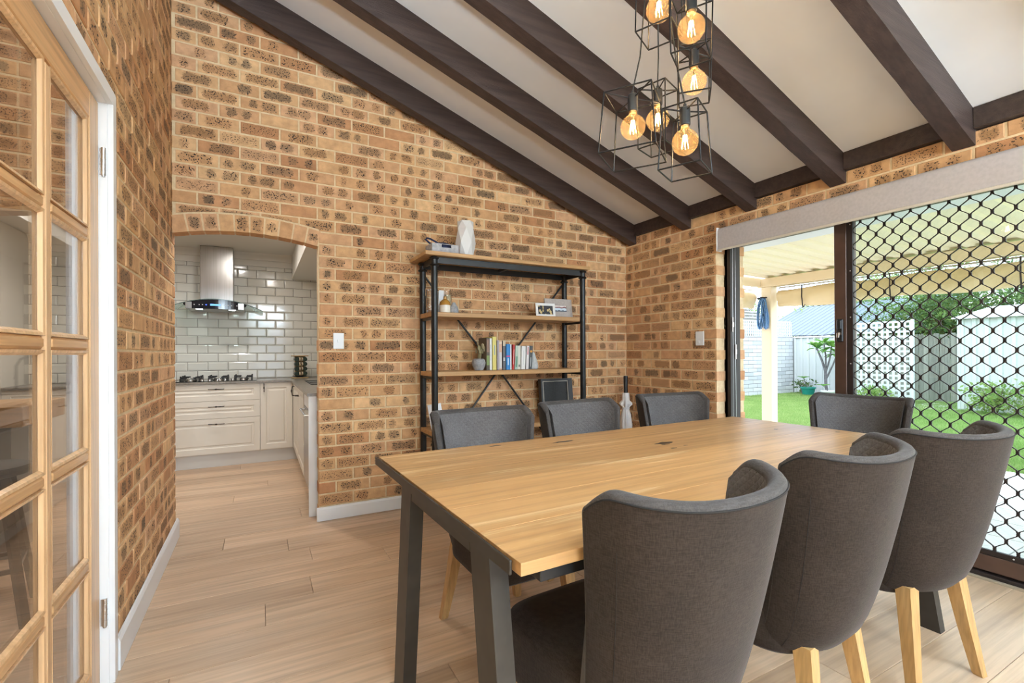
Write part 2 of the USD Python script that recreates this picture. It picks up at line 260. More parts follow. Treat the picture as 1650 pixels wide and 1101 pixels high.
def lay_bricks(parent, origin, ux, uz, uw, region, phase, depth, score, mat, u0, u1, z0, z1, jambs=(), limit=290, seed=1, extra=()):
    """bricks in running bond over region (shapely, u z); the best-scored ones are parts, the rest one joined part"""
    rg = np.random.default_rng(seed); items = list(extra)
    k0, k1 = int(math.floor((z0-CZ0)/CH)), int(math.ceil((z1-CZ0)/CH))
    for k in range(k0, k1):
        zb = CZ0+k*CH+JT/2
        s = phase+(.12 if k % 2 else 0); i0 = int(math.floor((u0-s)/.24)); i1 = int(math.ceil((u1-s)/.24))
        for i in range(i0, i1+1):
            c = sbox(s+i*.24+JT/2, zb, s+i*.24+.2345, zb+BH).intersection(region)
            for g in getattr(c, 'geoms', [c]):
                if g.geom_type == 'Polygon' and g.area > .0009 and min(g.bounds[2]-g.bounds[0], g.bounds[3]-g.bounds[1]) > .018:
                    items.append((g.simplify(.001), s+i*.24+JT/2, zb))
    items = sorted(items, key=lambda t: -score(t[0].centroid.x, t[0].centroid.y))
    rest = []
    for n, (g, ub, zb) in enumerate(items):
        V, F = brick_mesh(g, depth, rg)
        if len(items[n]) and isinstance(ub, tuple):      # arch brick: ub = (angle frame origin, direction)
            o2, d = ub; uvx = (V[:, :2]-o2)@np.array([-d[1], d[0]]); uvy = (V[:, :2]-o2)@np.array(d)
            uv = np.stack([uvy, uvx+.038, V[:, 2]], 1); L = .11
        else:
            L = max(g.bounds[2]-g.bounds[0], .06); uv = np.stack([V[:, 0]-g.bounds[0], V[:, 1]-zb, V[:, 2]], 1)
        pv = brick_pv(len(V), L, uv, rg)
        P = np.array(origin)+V[:, :1]*np.array(ux)+V[:, 1:2]*np.array(uz)+V[:, 2:]*np.array(uw)
        m = trimesh.Trimesh(P, F, process=False)
        if m.volume < 0: F = F[:, ::-1]
        if n < limit: obj('brick', (P, F), mat, parent, pv=pv)
        else: rest.append((P, F, pv))
    if rest:
        at = np.cumsum([0]+[len(r[0]) for r in rest]); pv = {k: np.vstack([r[2][k] for r in rest]) for k in rest[0][2]}
        obj('bricks', (np.vstack([r[0] for r in rest]), np.vstack([r[1]+a for r, a in zip(rest, at)])), mat, parent, kind='stuff', pv=pv)

# ---- back wall with the arched opening to the kitchen
AX0, AX1 = XL, .367; ACX, AR, ACZ = -.06, 1.86, .161    # arch: centre and radius of the intrados
wall_back = struct('wall_back', 'back wall of speckled tan brick with an arched opening')
top_line = lambda x: ceil_z(x)+.015
door_hole = unary_union([sbox(AX0-.3, -.1, AX1, 1.5), Point(ACX, ACZ).buffer(AR, 256).intersection(sbox(AX0-.3, 1.4, AX1, 3))])
arch_zone = Point(ACX, ACZ).buffer(AR+.118, 256).intersection(sbox(AX0-.3, 1.4, AX1+.004, 3)).difference(door_hole)
wall_poly = Polygon([(XL, 0), (XR+.3, 0), (XR+.3, top_line(XR+.3)), (XL, top_line(XL))])
region = wall_poly.difference(door_hole).difference(arch_zone.buffer(.006))
extra = []
na = 10
a0, a1 = math.atan2(1.975-ACZ, XL-ACX), math.atan2(1.969-ACZ, AX1-ACX); da = (a1-a0)/na
for i in range(na):
    am = a0+(i+.5)*da; d = np.array([math.cos(am), math.sin(am)]); t = np.array([-d[1], d[0]]); hw = abs(da)*AR/2-.005; o2 = np.array([ACX, ACZ])+d*AR
    q = [o2-t*hw, o2+t*hw, o2+t*hw*1.05+d*.11, o2-t*hw*1.05+d*.11]
    extra.append((Polygon(q), (o2, d), 0))
obj('mortar_bed', mapped(prism(wall_poly.difference(door_hole.buffer(.003)), -.104, -.005), (0, YB, 0), (1, 0, 0), (0, 0, 1), (0, -1, 0)), M['mortar'], wall_back)
lay_bricks(wall_back, (0, YB, 0), (1, 0, 0), (0, 0, 1), (0, -1, 0), region, .485-.12*0, .11, lambda u, z: -(u+.5)**2*.5-abs(z-1.5)*.3+(5 if .36 < u < .5 else 0)+(9 if z > 1.9 and u < .4 else 0), M['brick'], XL, XR, 0, 3.7, seed=3, extra=extra, limit=296)

# ---- left wall, with the white-framed glazed door in it
DY0, DY1, DZ = 0.62, 2.21, 2.12                         # opening for the door frame
wall_left = struct('wall_left', 'left wall of speckled tan brick beside the glazed door')
reg = Polygon([(-3.6, 0), (YB+.108, 0), (YB+.108, ceil_z(XL)+.02), (-3.6, ceil_z(XL)+.02)]).difference(sbox(DY0, -.1, DY1+.03, DZ+.03))
obj('mortar_bed', mapped(prism(reg, -.104, -.005), (XL, 0, 0), (0, 1, 0), (0, 0, 1), (1, 0, 0)), M['mortar'], wall_left)
lay_bricks(wall_left, (XL, 0, 0), (0, 1, 0), (0, 0, 1), (1, 0, 0), reg.intersection(sbox(1.0, 0, 5, 4)), .07, .11, lambda u, z: -abs(u-2.6)-abs(z-1.4)*.4, M['brick'], 1.0, YB+.12, 0, 3.75, seed=5)

# ---- right wall with the sliding door opening
OY0, OY1, OZ = 0.10, 2.566, 2.10
wall_right = struct('wall_right', 'right wall of speckled tan brick around the sliding door')
reg = sbox(-3.6, 0, YB+.1, 2.46).difference(sbox(OY0, -.1, OY1, OZ))
obj('mortar_bed', mapped(prism(reg.difference(sbox(-3.6, 2.335, 4, 3)).buffer(-.005, join_style=2).union(sbox(2.6, 0, YB+.1, 2.335)), -.100, -.005), (XR, 0, 0), (0, 1, 0), (0, 0, 1), (-1, 0, 0)), M['mortar'], wall_right)
bz = sbox(.55, 0, YB-.004, 2.335)
lay_bricks(wall_right, (XR, 0, 0), (0, 1, 0), (0, 0, 1), (-1, 0, 0), reg.intersection(bz), 2.566+.005-.24*8, .102, lambda u, z: -abs(u-2.6), M['brick'], .55, YB, 0, 2.335, seed=8)
wall_outer = struct('wall_outer', 'outer brick leaf of the right wall')
reg = sbox(-3.6, -.1, 6.6, 2.45).difference(sbox(OY0, -.2, OY1-.02, OZ))
obj('mortar_bed', mapped(prism(reg.buffer(-.006, join_style=2), -.06, -.008), (3.57, 0, 0), (0, 1, 0), (0, 0, 1), (1, 0, 0)), M['mortar'], wall_outer)
lay_bricks(wall_outer, (3.57, 0, 0), (0, 1, 0), (0, 0, 1), (1, 0, 0), reg.intersection(sbox(2.5, 0, 2.78, 2.4)), 2.546+.005, .11, lambda u, z: -u, M['brick'], 2.5, 2.78, 0, 2.2, seed=9)

# ---- floor planks
floor = struct('floor', 'light oak plank floor')
obj('underlay', bb(-3.6, 3.46, -3.6, 6.6, -.08, -.0125), M['groove'], floor)
PW, rgp = .207, np.random.default_rng(11)
r0 = -int((.9+3.6)/PW)
for k in range(r0, int((6.46-.9)/PW)+1):
    ya = .9+k*PW; yb = ya+PW-.0016
    xlo, xhi = (-3.6, 3.345) if ya < YB else (-3.6, 3.4)
    off = {7: .017, 9: .665, 10: .665-.4, 6: 1.2, 5: -.3, 0: 1.9, 1: 2.9}.get(k, rgp.uniform(0, 1.8)); xs = sorted({xlo, xhi}|{off+1.82*i for i in range(-3, 4) if xlo+.05 < off+1.82*i < xhi-.05})
    for a, b in zip(xs, xs[1:]):
        obj('plank', bx(((a+b)/2, (ya+yb)/2, -.006), (b-a-.0016, yb-ya, .012), .0012), M['plank'], floor)

# ---- ceiling, rafters and ledger board
ceiling = struct('ceiling', 'white sloping ceiling boards between dark rafters')
BY = [3.475, 2.812, 2.208, 1.608, 1.002, .400, -.2, -.8, -1.4, -2.0, -2.6, -3.2]   # near face of each rafter
BW = .092
edges = [YB+.1]+[y+BW/2 for y in BY]+[-3.6]
for a, b in zip(edges, edges[1:]):
    P = [np.array([[x, y, ceil_z(x)+dz] for x, dz in ((XL-.1, 0), (3.6, 0), (3.6, .02), (XL-.1, .02))]) for y in (b+.0015, a-.0015)]
    obj('ceiling_board', loops(P), M['ceil'], ceiling)
BEAM_L = {0: 'dark rafter lying along the top of the brick back wall', 1: 'dark rafter second from the brick back wall', 2: 'dark rafter third from the back wall, passing behind the lower pendant bulbs', 3: 'dark rafter fourth from the back wall, passing behind the upper pendant bulbs', 4: 'dark rafter nearest the camera, at the top right of the picture'}
for i, y in enumerate(BY):
    rgb = np.random.default_rng(40+i); xs = np.linspace(XL+.002, XR-.004, 26); L = []
    for x in xs:
        w = lambda: rgb.uniform(-.0012, .0012)
        L.append(np.array([(x, y+w(), beam_z(x)+w()), (x, y+BW+w(), beam_z(x)+w()), (x, y+BW, ceil_z(x)+.004), (x, y, ceil_z(x)+.004)]))
    obj('ceiling_beam', loops(L), M['beam'], label=BEAM_L.get(i, 'dark rafter behind the camera'), cat='beam', group='rafters' if i < 5 else 'rafters behind the camera')
for i, (ya, yb) in enumerate(zip([-3.6]+[y+BW+.001 for y in BY[::-1]], [y-.001 for y in BY[::-1]]+[YB-.012])):
    yt = [ 'behind the camera']*9+['between the two rafters nearest the camera', 'above the middle of the sliding door', 'above the left part of the sliding door', 'between the second and third rafters from the back wall', 'between the first and second rafters from the back wall']
for i in range(len(BY)):
    ya = BY[i+1]+BW+.001 if i+1 < len(BY) else -3.6; yb = BY[i]-.001
    lab = {0: 'dark timber block between the first and second rafters at the right wall', 1: 'dark timber block between the second and third rafters at the right wall', 2: 'dark timber block between the third and fourth rafters at the right wall', 3: 'dark timber block between the fourth and fifth rafters at the right wall', 4: 'dark timber block at the far right, right of the nearest rafter'}.get(i, 'dark timber block behind the camera')
    obj('ledger_board', bb(3.212, XR+.1, ya, yb, 2.336, ceil_z(3.23)+.003, .002), M['beam'], label=lab, cat='beam', group='timber blocks' if i < 5 else 'timber blocks behind the camera')

# ---- skirting boards
def skirting(name, a, b, side, h=.098, t=.014):
    a, b = np.array(a, float), np.array(b, float); d = (b-a)/np.linalg.norm(b-a); w = np.array(side, float)
    pr = [(0, .002), (t, .002), (t, h*.86), (t*.55, h*.97), (.003, h), (0, h)]
    L = [np.array([p+w*q+np.array([0, 0, 1])*z for q, z in pr]) for p in (a, b)]
    return obj(name, loops(L), M['white'], kind='structure', smooth=20)
skirting('baseboard_left', (XL+.003, 2.283, 0), (XL+.003, 3.765, 0), (1, 0, 0), .128)
skirting('baseboard_back', (.352, YB-.003, 0), (XR-.003, YB-.003, 0), (0, -1, 0))
skirting('baseboard_right', (XR-.003, 2.570, 0), (XR-.003, YB-.018, 0), (-1, 0, 0))

# ---- the rest of the room, behind the camera: plaster walls and an unseen window sized to let light in
M['plaster'] = varied('plaster', (.70, .66, .60), (.74, .70, .64), 4, .9)
reg = sbox(XL-.2, 0, 3.6, 4.0).difference(sbox(-.3, .1, 3.1, 2.5))
obj('wall_rear', mapped(prism(reg, 0, .1), (0, -3.6, 0), (1, 0, 0), (0, 0, 1), (0, -1, 0)), M['plaster'], kind='structure')
w1 = struct('window_1', 'large unseen window behind the camera, sized to light the back wall'); obj('frame', [bb(-.3, 3.1, -3.66, -3.62, .10, .15), bb(-.3, 3.1, -3.66, -3.62, 2.45, 2.5), bb(-.3, -.25, -3.66, -3.62, .15, 2.45), bb(3.05, 3.1, -3.66, -3.62, .15, 2.45), bb(1.37, 1.43, -3.66, -3.62, .15, 2.45)], M['white'], w1)
for a_, b_ in ((-.25, 1.37), (1.43, 3.05)): obj('pane', bb(a_, b_, -3.643, -3.639, .15, 2.45), M['glass'], w1)

# ---- kitchen shell
KY, KX1 = 6.45, 1.02                                   # tiled wall, right wall of the kitchen
M['kwall'] = simple('kitchen_paint', (.74, .71, .64), .7)
obj('ceiling_kitchen', bb(-3.7, 1.1, YB+.112, 6.6, 2.41, 2.45), M['kwall'], kind='structure')
obj('wall_kitchen_back', bb(-3.7, 1.1, KY+.004, KY+.1, 0, 2.45), M['kwall'], kind='structure')
obj('wall_kitchen_right', bb(KX1, KX1+.1, YB+.112, KY, 0, 2.45), M['kwall'], kind='structure')
obj('wall_kitchen_left', bb(-3.7, -3.6, -3.6, KY, 0, 3.9), M['kwall'], kind='structure')
obj('trim_1', bb(.352, KX1, YB+.112, KY, 2.13, 2.41), M['kwall'], kind='structure', label='cream bulkhead over the right hand kitchen bench')
obj('trim_2', loops([np.array([(x, KY-.06+.0*k, 2.41), (x, KY+.003, 2.41), (x, KY+.003, 2.33), (x, KY-.012, 2.335), (x, KY-.02, 2.36), (x, KY-.045, 2.385)]) for k, x in enumerate((-3.6, .351))]), M['kwall'], kind='structure', label='cream cornice above the kitchen tiles', smooth=40)
M['tile'] = usdkit.material(stage, LK+'white_glazed_tile', {'oi': ('object_info', {}), 'r': ('rgb_ramp', {'ramp': [(0, (.60, .59, .53)), (1, (.70, .69, .63))]}), 'p': ('principled_bsdf', {'roughness': .12, 'specular_ior_level': .6})}, [('oi.random', 'r.fac'), ('r.color', 'p.base_color')], surface='p.BSDF')
tw = struct('wall_kitchen_tiles', 'white bevelled subway tiles behind the cooktop')
obj('grout', bb(-3.59, KX1-.001, KY-.002, KY+.003, .91, 2.26), M['kgrout'] if 'kgrout' in M else simple('dark_grout', (.13, .11, .095), .9), tw)
rgt, tiles, rest = np.random.default_rng(21), [], []
for k in range(14):
    zb = .912+k*.1; top = min(zb+.0965, 2.258)
    for i in range(-18, 8):
        xa = -.631+(.1 if k % 2 else 0)+.2*i; xb = xa+.1965
        x0, x1 = max(xa, -3.58), min(xb, KX1-.003)
        if zb > 2.12: x1 = min(x1, .348)
        if x1-x0 < .02 or top-zb < .015: continue
        b = min(.011, (x1-x0)/3, (top-zb)/3); t = .0075
        V = np.array([(x0, KY, zb), (x1, KY, zb), (x1, KY, top), (x0, KY, top), (x0, KY-.003, zb), (x1, KY-.003, zb), (x1, KY-.003, top), (x0, KY-.003, top), (x0+b, KY-t, zb+b), (x1-b, KY-t, zb+b), (x1-b, KY-t, top-b), (x0+b, KY-t, top-b)])
        F = [(8, 9, 10), (8, 10, 11)]
        for a, c in ((0, 4), (4, 8)):
            for e in range(4): q = (e+1) % 4; F += [(a+e, a+q, c+q), (a+e, c+q, c+e)]
        (tiles if -1.0 < (x0+x1)/2 < .62 else rest).append((V, np.array(F)))
for V, F in tiles: obj('tile', (V, F), M['tile'], tw)
at = np.cumsum([0]+[len(v) for v, f in rest]); obj('tiles', (np.vstack([v for v, f in rest]), np.vstack([f+a for (v, f), a in zip(rest, at)])), M['tile'], tw, kind='stuff')
# brick wall between hall and kitchen, left of the left wall, with a wide opening over the breakfast bar
wall_hall = struct('wall_hall', 'brick wall seen through the glazed door, above the opening to the kitchen')
reg = sbox(-3.6, 2.045, XL-.105, 3.7)
obj('mortar_bed', mapped(prism(reg, -.104, -.005), (0, YB, 0), (1, 0, 0), (0, 0, 1), (0, -1, 0)), M['mortar'], wall_hall)
lay_bricks(wall_hall, (0, YB, 0), (1, 0, 0), (0, 0, 1), (0, -1, 0), reg.intersection(sbox(-2.2, 2.045, XL-.105, 3.3)), .485, .11, lambda u, z: u, M['brick'], -2.2, XL, 2.0, 3.3, seed=14)
obj('ceiling_hall', bb(-3.7, XL-.1, -3.6, YB, 3.62, 3.66), M['kwall'], kind='structure')
obj('wall_hall_rear', bb(-3.7, XL-.1, -3.7, -3.6, 0, 3.9), M['kwall'], kind='structure')

# ---- door 2: the timber door with panes in its white frame, in the left wall
door2 = struct('door_2', 'clear-finished timber door with glass panes in a white frame')
XD = -.515                                             # face of the leaf
def frame_y(z0, z1, y0, y1, x0, x1, b=.003): return bb(x0, x1, y0, y1, z0, z1, b)
obj('jamb', frame_y(0, DZ+.028, 2.212, 2.238, XL-.118, XL+.001), M['white'], door2)
obj('jamb', frame_y(0, DZ+.028, .594+.0, .62, XL-.118, XL+.001), M['white'], door2)
obj('head', frame_y(DZ, DZ+.028, .62, 2.212, XL-.118, XL+.001), M['white'], door2)
def archi(pts):
    return loops(pts)
prof = [(0, 0), (.016, 0), (.014, .05), (.008, .066), (0, .068)]      # (out, across)
A = [np.array([(XL+o, 2.212+c, z0+(c*zz)) for o, c in prof]) for z0, zz in ((0, 0), (DZ, 1))]
obj('architrave', loops(A), M['white'], door2, smooth=25)
A = [np.array([(XL+o, y0+(c*yy), DZ+c) for o, c in prof]) for y0, yy in ((.62, -1), (2.212, 1))]
obj('architrave', loops(A), M['white'], door2, smooth=25)
A = [np.array([(XL+o, .62-c, z0+(c*zz)) for o, c in prof]) for z0, zz in ((0, 0), (DZ, 1))]
obj('architrave', loops(A), M['white'], door2, smooth=25)
T = .036
ys = [2.207, 2.112, 1.80, 1.712, 1.40, 1.312, 1.0, .905-.19, .625]     # stile, column, mullion ...
obj('stile', frame_y(.012, 2.115, 2.112, 2.207, XD-T, XD), M['door_v'], door2)
obj('stile', frame_y(.012, 2.115, .625, .735, XD-T, XD), M['door_v'], door2)
obj('rail', frame_y(2.018, 2.115, .737, 2.110, XD-T, XD), M['door_h'], door2)
obj('rail', frame_y(.012, .105, .737, 2.110, XD-T, XD), M['door_h'], door2)
cols = [(2.110, 1.782), (1.738, 1.42), (1.376, 1.06), (1.016, .737)]
rows = [.105, .479, .8555, 1.2355, 1.6205, 2.018]
for (a, b), (c, d) in zip(cols, cols[1:]):
    obj('mullion', frame_y(.107, 2.016, c, b, XD-T+.003, XD-.003, .008), M['door_v'], door2)
for r in rows[1:-1]:
    for a, b in cols: obj('glazing_bar', frame_y(r-.019, r+.019, b+.001, a-.001, XD-T+.004, XD-.004, .009), M['door_h'], door2)
def bead(y0, y1, z0, z1, x, s):
    """glazing bead round one pane: a quarter-round frame"""
    w = .014; L = []
    for i in ((0, 0), (s*.010, 0), (s*.008, 1), (0, 1)):
        pass
    o = []
    for ins, dx in ((0, s*.012), (w*.55, s*.010), (w, s*.001), (w, 0), (0, 0)):
        o.append(np.array([(x+dx, y0+ins, z0+ins), (x+dx, y1-ins, z0+ins), (x+dx, y1-ins, z1-ins), (x+dx, y0+ins, z1-ins)]))
    L = [np.array([o[j][k] for j in range(5)]) for k in range(4)]
    return loops(L, closed=True)
for a, b in cols:
    for z0, z1 in zip(rows, rows[1:]):
        zz0 = z0+(.019 if z0 > .2 else 0); zz1 = z1-(.019 if z1 < 2 else 0)
        p = obj('pane', bb(XD-.020, XD-.016, b+.0015, a-.0015, zz0+.0015, zz1-.0015), M['glass'], door2)
        obj('glazing_bead', bead(b+.0005, a-.0005, zz0+.0005, zz1-.0005, XD-.0155, 1), M['door_v'], door2)
for z in (1.905, .265):
    h = obj('hinge', [cyl((XD+.014, 2.2085, z-.05), (XD+.014, 2.2085, z+.05), .0075, 12), cyl((XD+.014, 2.2085, z-.055), (XD+.014, 2.2085, z-.05), .005, 10), bb(XD+.002, XD+.012, 2.2085, 2.2118, z-.048, z+.048)]+[lathe([(.0082, -.001), (.0082, .001)], 12, (XD+.014, 2.2085, z+q)) for q in (-.03, -.01, .01, .03)], M['chrome'], door2, smooth=40, label='nickel butt hinge')
# ================================================================== dining table
TC, TL, TW, TA, TZ = (1.502, 1.3534), 2.189, 1.079, math.degrees(.029), .800
table = thing('dining_table', 'long oak dining table with dark steel end strips and splayed dark legs', 'table', (*TC, 0), TA)
ths, L2, W2 = .026, TL/2, TW/2
nb = 6; bwid = TW/nb
for i in range(nb):
    y0 = -W2+i*bwid; y1 = y0+bwid
    obj('board', bx(((.006), (y0+y1)/2, TZ-ths/2), (TL-.013, bwid-.0004, ths), .0007), M['oak'], table)
obj('end_strip', bb(-L2-.0005, -L2+.0055, -W2+.022, W2, TZ-ths-.003, TZ-.0005, .001), M['steel'], table, label='dark steel end strip')
obj('end_strip', bb(L2-.0005, L2+.0055, -W2+.022, W2-.022, TZ-ths-.003, TZ-.0005, .001), M['steel'], table, label='dark steel end strip')
zt = TZ-ths-.003
KNOT = varied('resin_filled_knot', (.018, .014, .011), (.05, .034, .022), 60, .4)
for x, y, a, b in ((.073, .159, .055, .017), (.055, .135, .025, .006), (-.594, .49, .028, .008), (-.28, .415, .05, .012), (-.33, .41, .02, .006), (.844, .119, .012, .009), (1.02, -.087, .014, .011), (.02, .06, .018, .006), (.11, .075, .012, .005)):
    q = [(x+a*(1+.25*math.sin(k*2.3+a*90))*math.cos(k*PI/9), y+b*(1+.3*math.sin(k*1.7+x*9))*math.sin(k*PI/9)) for k in range(18)]
    obj('knot', prism(Polygon(q), TZ-.002, TZ+.00025), KNOT, table, label='dark filled knot in the oak')
def splayed(x0, x1, ytop, ybot, w):
    q = lambda y, z: np.array([(x0, y-w/2, z), (x1, y-w/2, z), (x1, y+w/2, z), (x0, y+w/2, z)])
    return loops([q(ybot, 0.0), q(ytop, zt)])
yc = -.045
for xa, xb in ((-L2+.028, -L2+.074), (L2-.074, L2-.028)):
    for s in (1, -1):
        obj('leg', splayed(xa, xb, yc+s*.275, yc+s*.385, .10), M['steel'], table)
    obj('cross_rail', bb(xa, xb, yc-.225, yc+.225, zt-.05, zt-.0005, .002), M['steel'], table)
for s in (1, -1): obj('side_rail', bb(-L2+.076, L2-.076, s*(W2-.05)-.02, s*(W2-.05)+.02, zt-.036, zt-.0005, .002), M['black'], table)

# ================================================================== dining chairs
def fabric(name, c1, c2, quilt=False):
    n = {'tc': ('texture_coordinate', {}), 'm1': ('mapping', {'scale': (420, 420, 60)}), 'm2': ('mapping', {'scale': (60, 60, 420)}), 'n1': ('noise_texture', {'scale': 1.0, 'detail': 2.0}), 'n2': ('noise_texture', {'scale': 1.0, 'detail': 2.0}), 'a': ('math', {'math_type': 'add'}),
         'h': ('math', {'math_type': 'multiply', 'value2': .5}), 'r': ('rgb_ramp', {'ramp': [(.38, c1), (.62, c2)]}), 'n3': ('noise_texture', {'scale': 7.0, 'detail': 3.0}), 'r3': ('rgb_ramp', {'ramp': [(.3, (.86, .86, .86)), (.7, (1.1, 1.1, 1.1))]}), 'x': ('mix_color', {'blend_type': 'multiply', 'fac': 1.0, 'use_clamp': False}),
         'b': ('bump', {'strength': .35, 'distance': .0015}), 'p': ('principled_bsdf', {'roughness': .92, 'specular_ior_level': .2, 'sheen_weight': .15, 'sheen_roughness': .4, 'sheen_tint': (.8, .78, .80)})}
    l = [('tc.object', 'm1.vector'), ('tc.object', 'm2.vector'), ('tc.object', 'n3.vector'), ('m1.vector', 'n1.vector'), ('m2.vector', 'n2.vector'), ('n1.fac', 'a.value1'), ('n2.fac', 'a.value2'), ('a.value', 'h.value1'), ('h.value', 'r.fac'), ('n3.fac', 'r3.fac'), ('r.color', 'x.a'), ('r3.color', 'x.b'), ('x.result', 'p.base_color'), ('h.value', 'b.height')]
    if quilt:
        n |= {'q': ('attribute', {'attribute': 'quilt'}), 's': ('separate_xyz', {}), 'sx': ('math', {'math_type': 'sine'}), 'sy': ('math', {'math_type': 'sine'}), 'ax': ('math', {'math_type': 'absolute'}), 'ay': ('math', {'math_type': 'absolute'}), 'mn': ('math', {'math_type': 'minimum'}), 'pw': ('math', {'math_type': 'power', 'value2': .55}),
              'b2': ('bump', {'strength': .32, 'distance': .006})}
        l += [('q.vector', 's.vector'), ('s.x', 'sx.value1'), ('s.y', 'sy.value1'), ('sx.value', 'ax.value1'), ('sy.value', 'ay.value1'), ('ax.value', 'mn.value1'), ('ay.value', 'mn.value2'), ('mn.value', 'pw.value1'), ('pw.value', 'b2.height'), ('b.normal', 'b2.normal'), ('b2.normal', 'p.normal')]
    else: l += [('b.normal', 'p.normal')]
    return usdkit.material(stage, LK+name, n, l, surface='p.BSDF')
M['fab'] = fabric('grey_brown_weave', (.024, .0160, .0122), (.042, .030, .0232))
M['fabl'] = fabric('grey_weave_edge', (.050, .042, .039), (.080, .070, .066))  # same weave coloured lighter: light on the rims put into the colour
M['quilt'] = fabric('quilted_grey_weave', (.096, .088, .088), (.142, .132, .134), True)
M['seam'] = simple('dark_seam', (.012, .009, .008), .9)
HB, HT = .353, .944
def shell_pt(t, h, o=0.0):
    """a point of the wrap-around back: t from one wing tip (-1) over the back to the other (1), h up, o inwards"""
    w = .1952+(.2609-.1952)*h**.9; ya = -.005-.1554*h**.604; d = .1603+.055*h
    a = t*PI/2; e = .86
    x = math.copysign(abs(math.sin(a))**e, t)*(w-o); y = ya+o+(d-o)*(1-abs(math.cos(a))**e)
    f = max(0.0, (abs(t)-.75)/.25)
    ht = 1-.028*(1-min(1, abs(t)/.85)**2)-.08*f**2.5
    z = HB+(HT-HB)*h*ht if h > .5 else HB+(HT-HB)*h*(1+(ht-1)*h/.5*.0)
    if h <= .5: z = HB+(HT-HB)*h
    else: z = HB+(HT-HB)*(.5+(h-.5)*(ht-.5)/.5)
    return np.array([x, y, z])
def chair(label, loc, rz, cut=0):
    t = thing('dining_chair', label, 'chair', loc, rz, 'grey upholstered dining chairs round the table')
    TH = .038; ts = np.sin(np.linspace(-1, 1, 41)*PI/2*.999); ts = np.sign(ts)*np.abs(ts)**1.0
    ts = np.sin(np.linspace(-1, 1, 65)*PI/2); L = []
    for tt in ts:
        th = TH*(1-.45*max(0, (abs(tt)-.86)/.14)**2); pts = [shell_pt(tt, h) for h in np.linspace(0, .97, 14)]
        top = []
        for k in range(1, 8):                           # rounded top edge
            an = k*PI/8; top.append(shell_pt(tt, .97+.03*math.sin(an), th/2*(1-math.cos(an))))
        inn = [shell_pt(tt, h, th) for h in np.linspace(.97, 0, 14)]
        L.append(np.array(pts+top+inn))
    back = obj('backrest', loops(L), M['fabl'], t, smooth=50)
    ct, ch = np.sin(np.linspace(-1, 1, 49)*PI/2)*.994, np.linspace(.0, .972, 16); CV = np.array([shell_pt(a, h, -.0012) for a in ct for h in ch]); nc = len(ch)
    CF = [f for i in range(48) for j in range(nc-1) for f in ((i*nc+j, (i+1)*nc+j, (i+1)*nc+j+1), (i*nc+j, (i+1)*nc+j+1, i*nc+j+1))]
    obj('outer_cover', (CV, np.array(CF)), M['fab'], back, smooth=True, label='woven outer cover, coloured darker than the lit rims')
    # quilted inner lining, standing 6 mm proud of the inner face
    tt = np.linspace(-.995, .995, 45); hh = np.linspace(.2, .968, 18); V, Q, F = [], [], []
    s_at = np.cumsum([0]+[np.linalg.norm(shell_pt(b, .8, TH)-shell_pt(a, .8, TH)) for a, b in zip(tt, tt[1:])])
    for i, a in enumerate(tt):
        for j, h in enumerate(hh):
            edge = min(1, (1-abs(a)/.995)*14, (j+0)/1.5 if j < 2 else 1, (17-j)/3.0)
            p = shell_pt(a, min(h, .975), TH+.0009); V.append(p); k = PI/.017; Q.append(((s_at[i]+p[2])*k*.707, (s_at[i]-p[2])*k*.707, 0))
    n = len(hh)
    for i in range(len(tt)-1):
        for j in range(n-1):
            a, b, c, d = i*n+j, (i+1)*n+j, (i+1)*n+j+1, i*n+j+1; F += [(a, c, b), (a, d, c)]
    obj('backrest_lining', (np.array(V), np.array(F)), M['quilt'], t, smooth=True, pv={'quilt': Q}, label='diamond quilted inner lining')
    pip = [shell_pt(a, .972, -.0010)+np.array([0, 0, .001]) for a in np.linspace(-.985, .985, 50)]
    obj('piping', tube(pip, .0022, 6), M['seam'], back)
    for s in (-1, 1):
        obj('seam', tube([shell_pt(s*.78, h, -.0012) for h in np.linspace(.01, .80, 14)], .0008, 5), M['seam'], back)
    # seat
    def plan(k, z, y0=.262):
        an = np.linspace(0, 2*PI, 48, endpoint=False); e = 2/5.0
        return np.stack([k*.212*np.sign(np.cos(an))*(1-.14*np.maximum(0,-np.sin(an))**2)*(1+.06*np.maximum(0,np.sin(an)))*np.abs(np.cos(an))**e, y0+(1-.04*(1-k))*k*.222*np.sign(np.sin(an))*np.abs(np.sin(an))**e, np.full(48, z)], 1)
    obj('seat', loops([plan(.95, HB-.022), plan(.99, HB-.012), plan(1, HB+.01), plan(1, HB+.10), plan(.985, HB+.122), plan(.95, HB+.138), plan(.80, HB+.148), plan(.4, HB+.152)]), M['fab'], t, smooth=50)
    for sx, ya, yb, xa, xb in ((-1, .040, -.014, .142, .195), (1, .040, -.014, .142, .195), (-1, .425, .455, .165, .195), (1, .425, .455, .165, .195)):
        def q(x, y, z, w): return np.array([(sx*x-w, y-w, z), (sx*x+w, y-w, z), (sx*x+w, y+w, z), (sx*x-w, y+w, z)])
        m = loops([q(xb, yb, 0, .0145), q(xb-.002, yb+.003, .008, .0155), q((xa+xb)/2, (ya+yb)/2, .17, .020), q(xa, ya, HB+.02, .0245)])
        obj('leg', m, M['oakleg'], t)
    return t
c0 = chair('grey upholstered chair nearest the camera, its seat beside the near table leg', (.8239, .7208, 0), 4.0)
G = None
copy_of(c0, (1.5047, .7642, 0), 7.0, 'grey upholstered chair in the middle of the three on the near long side')
copy_of(c0, (2.1519, .7566, 0), -6.6, 'grey upholstered chair on the near long side, closest to the sliding door')
copy_of(c0, (.922, 2.025, 0), 182, 'grey upholstered chair in front of the left half of the bookshelf')
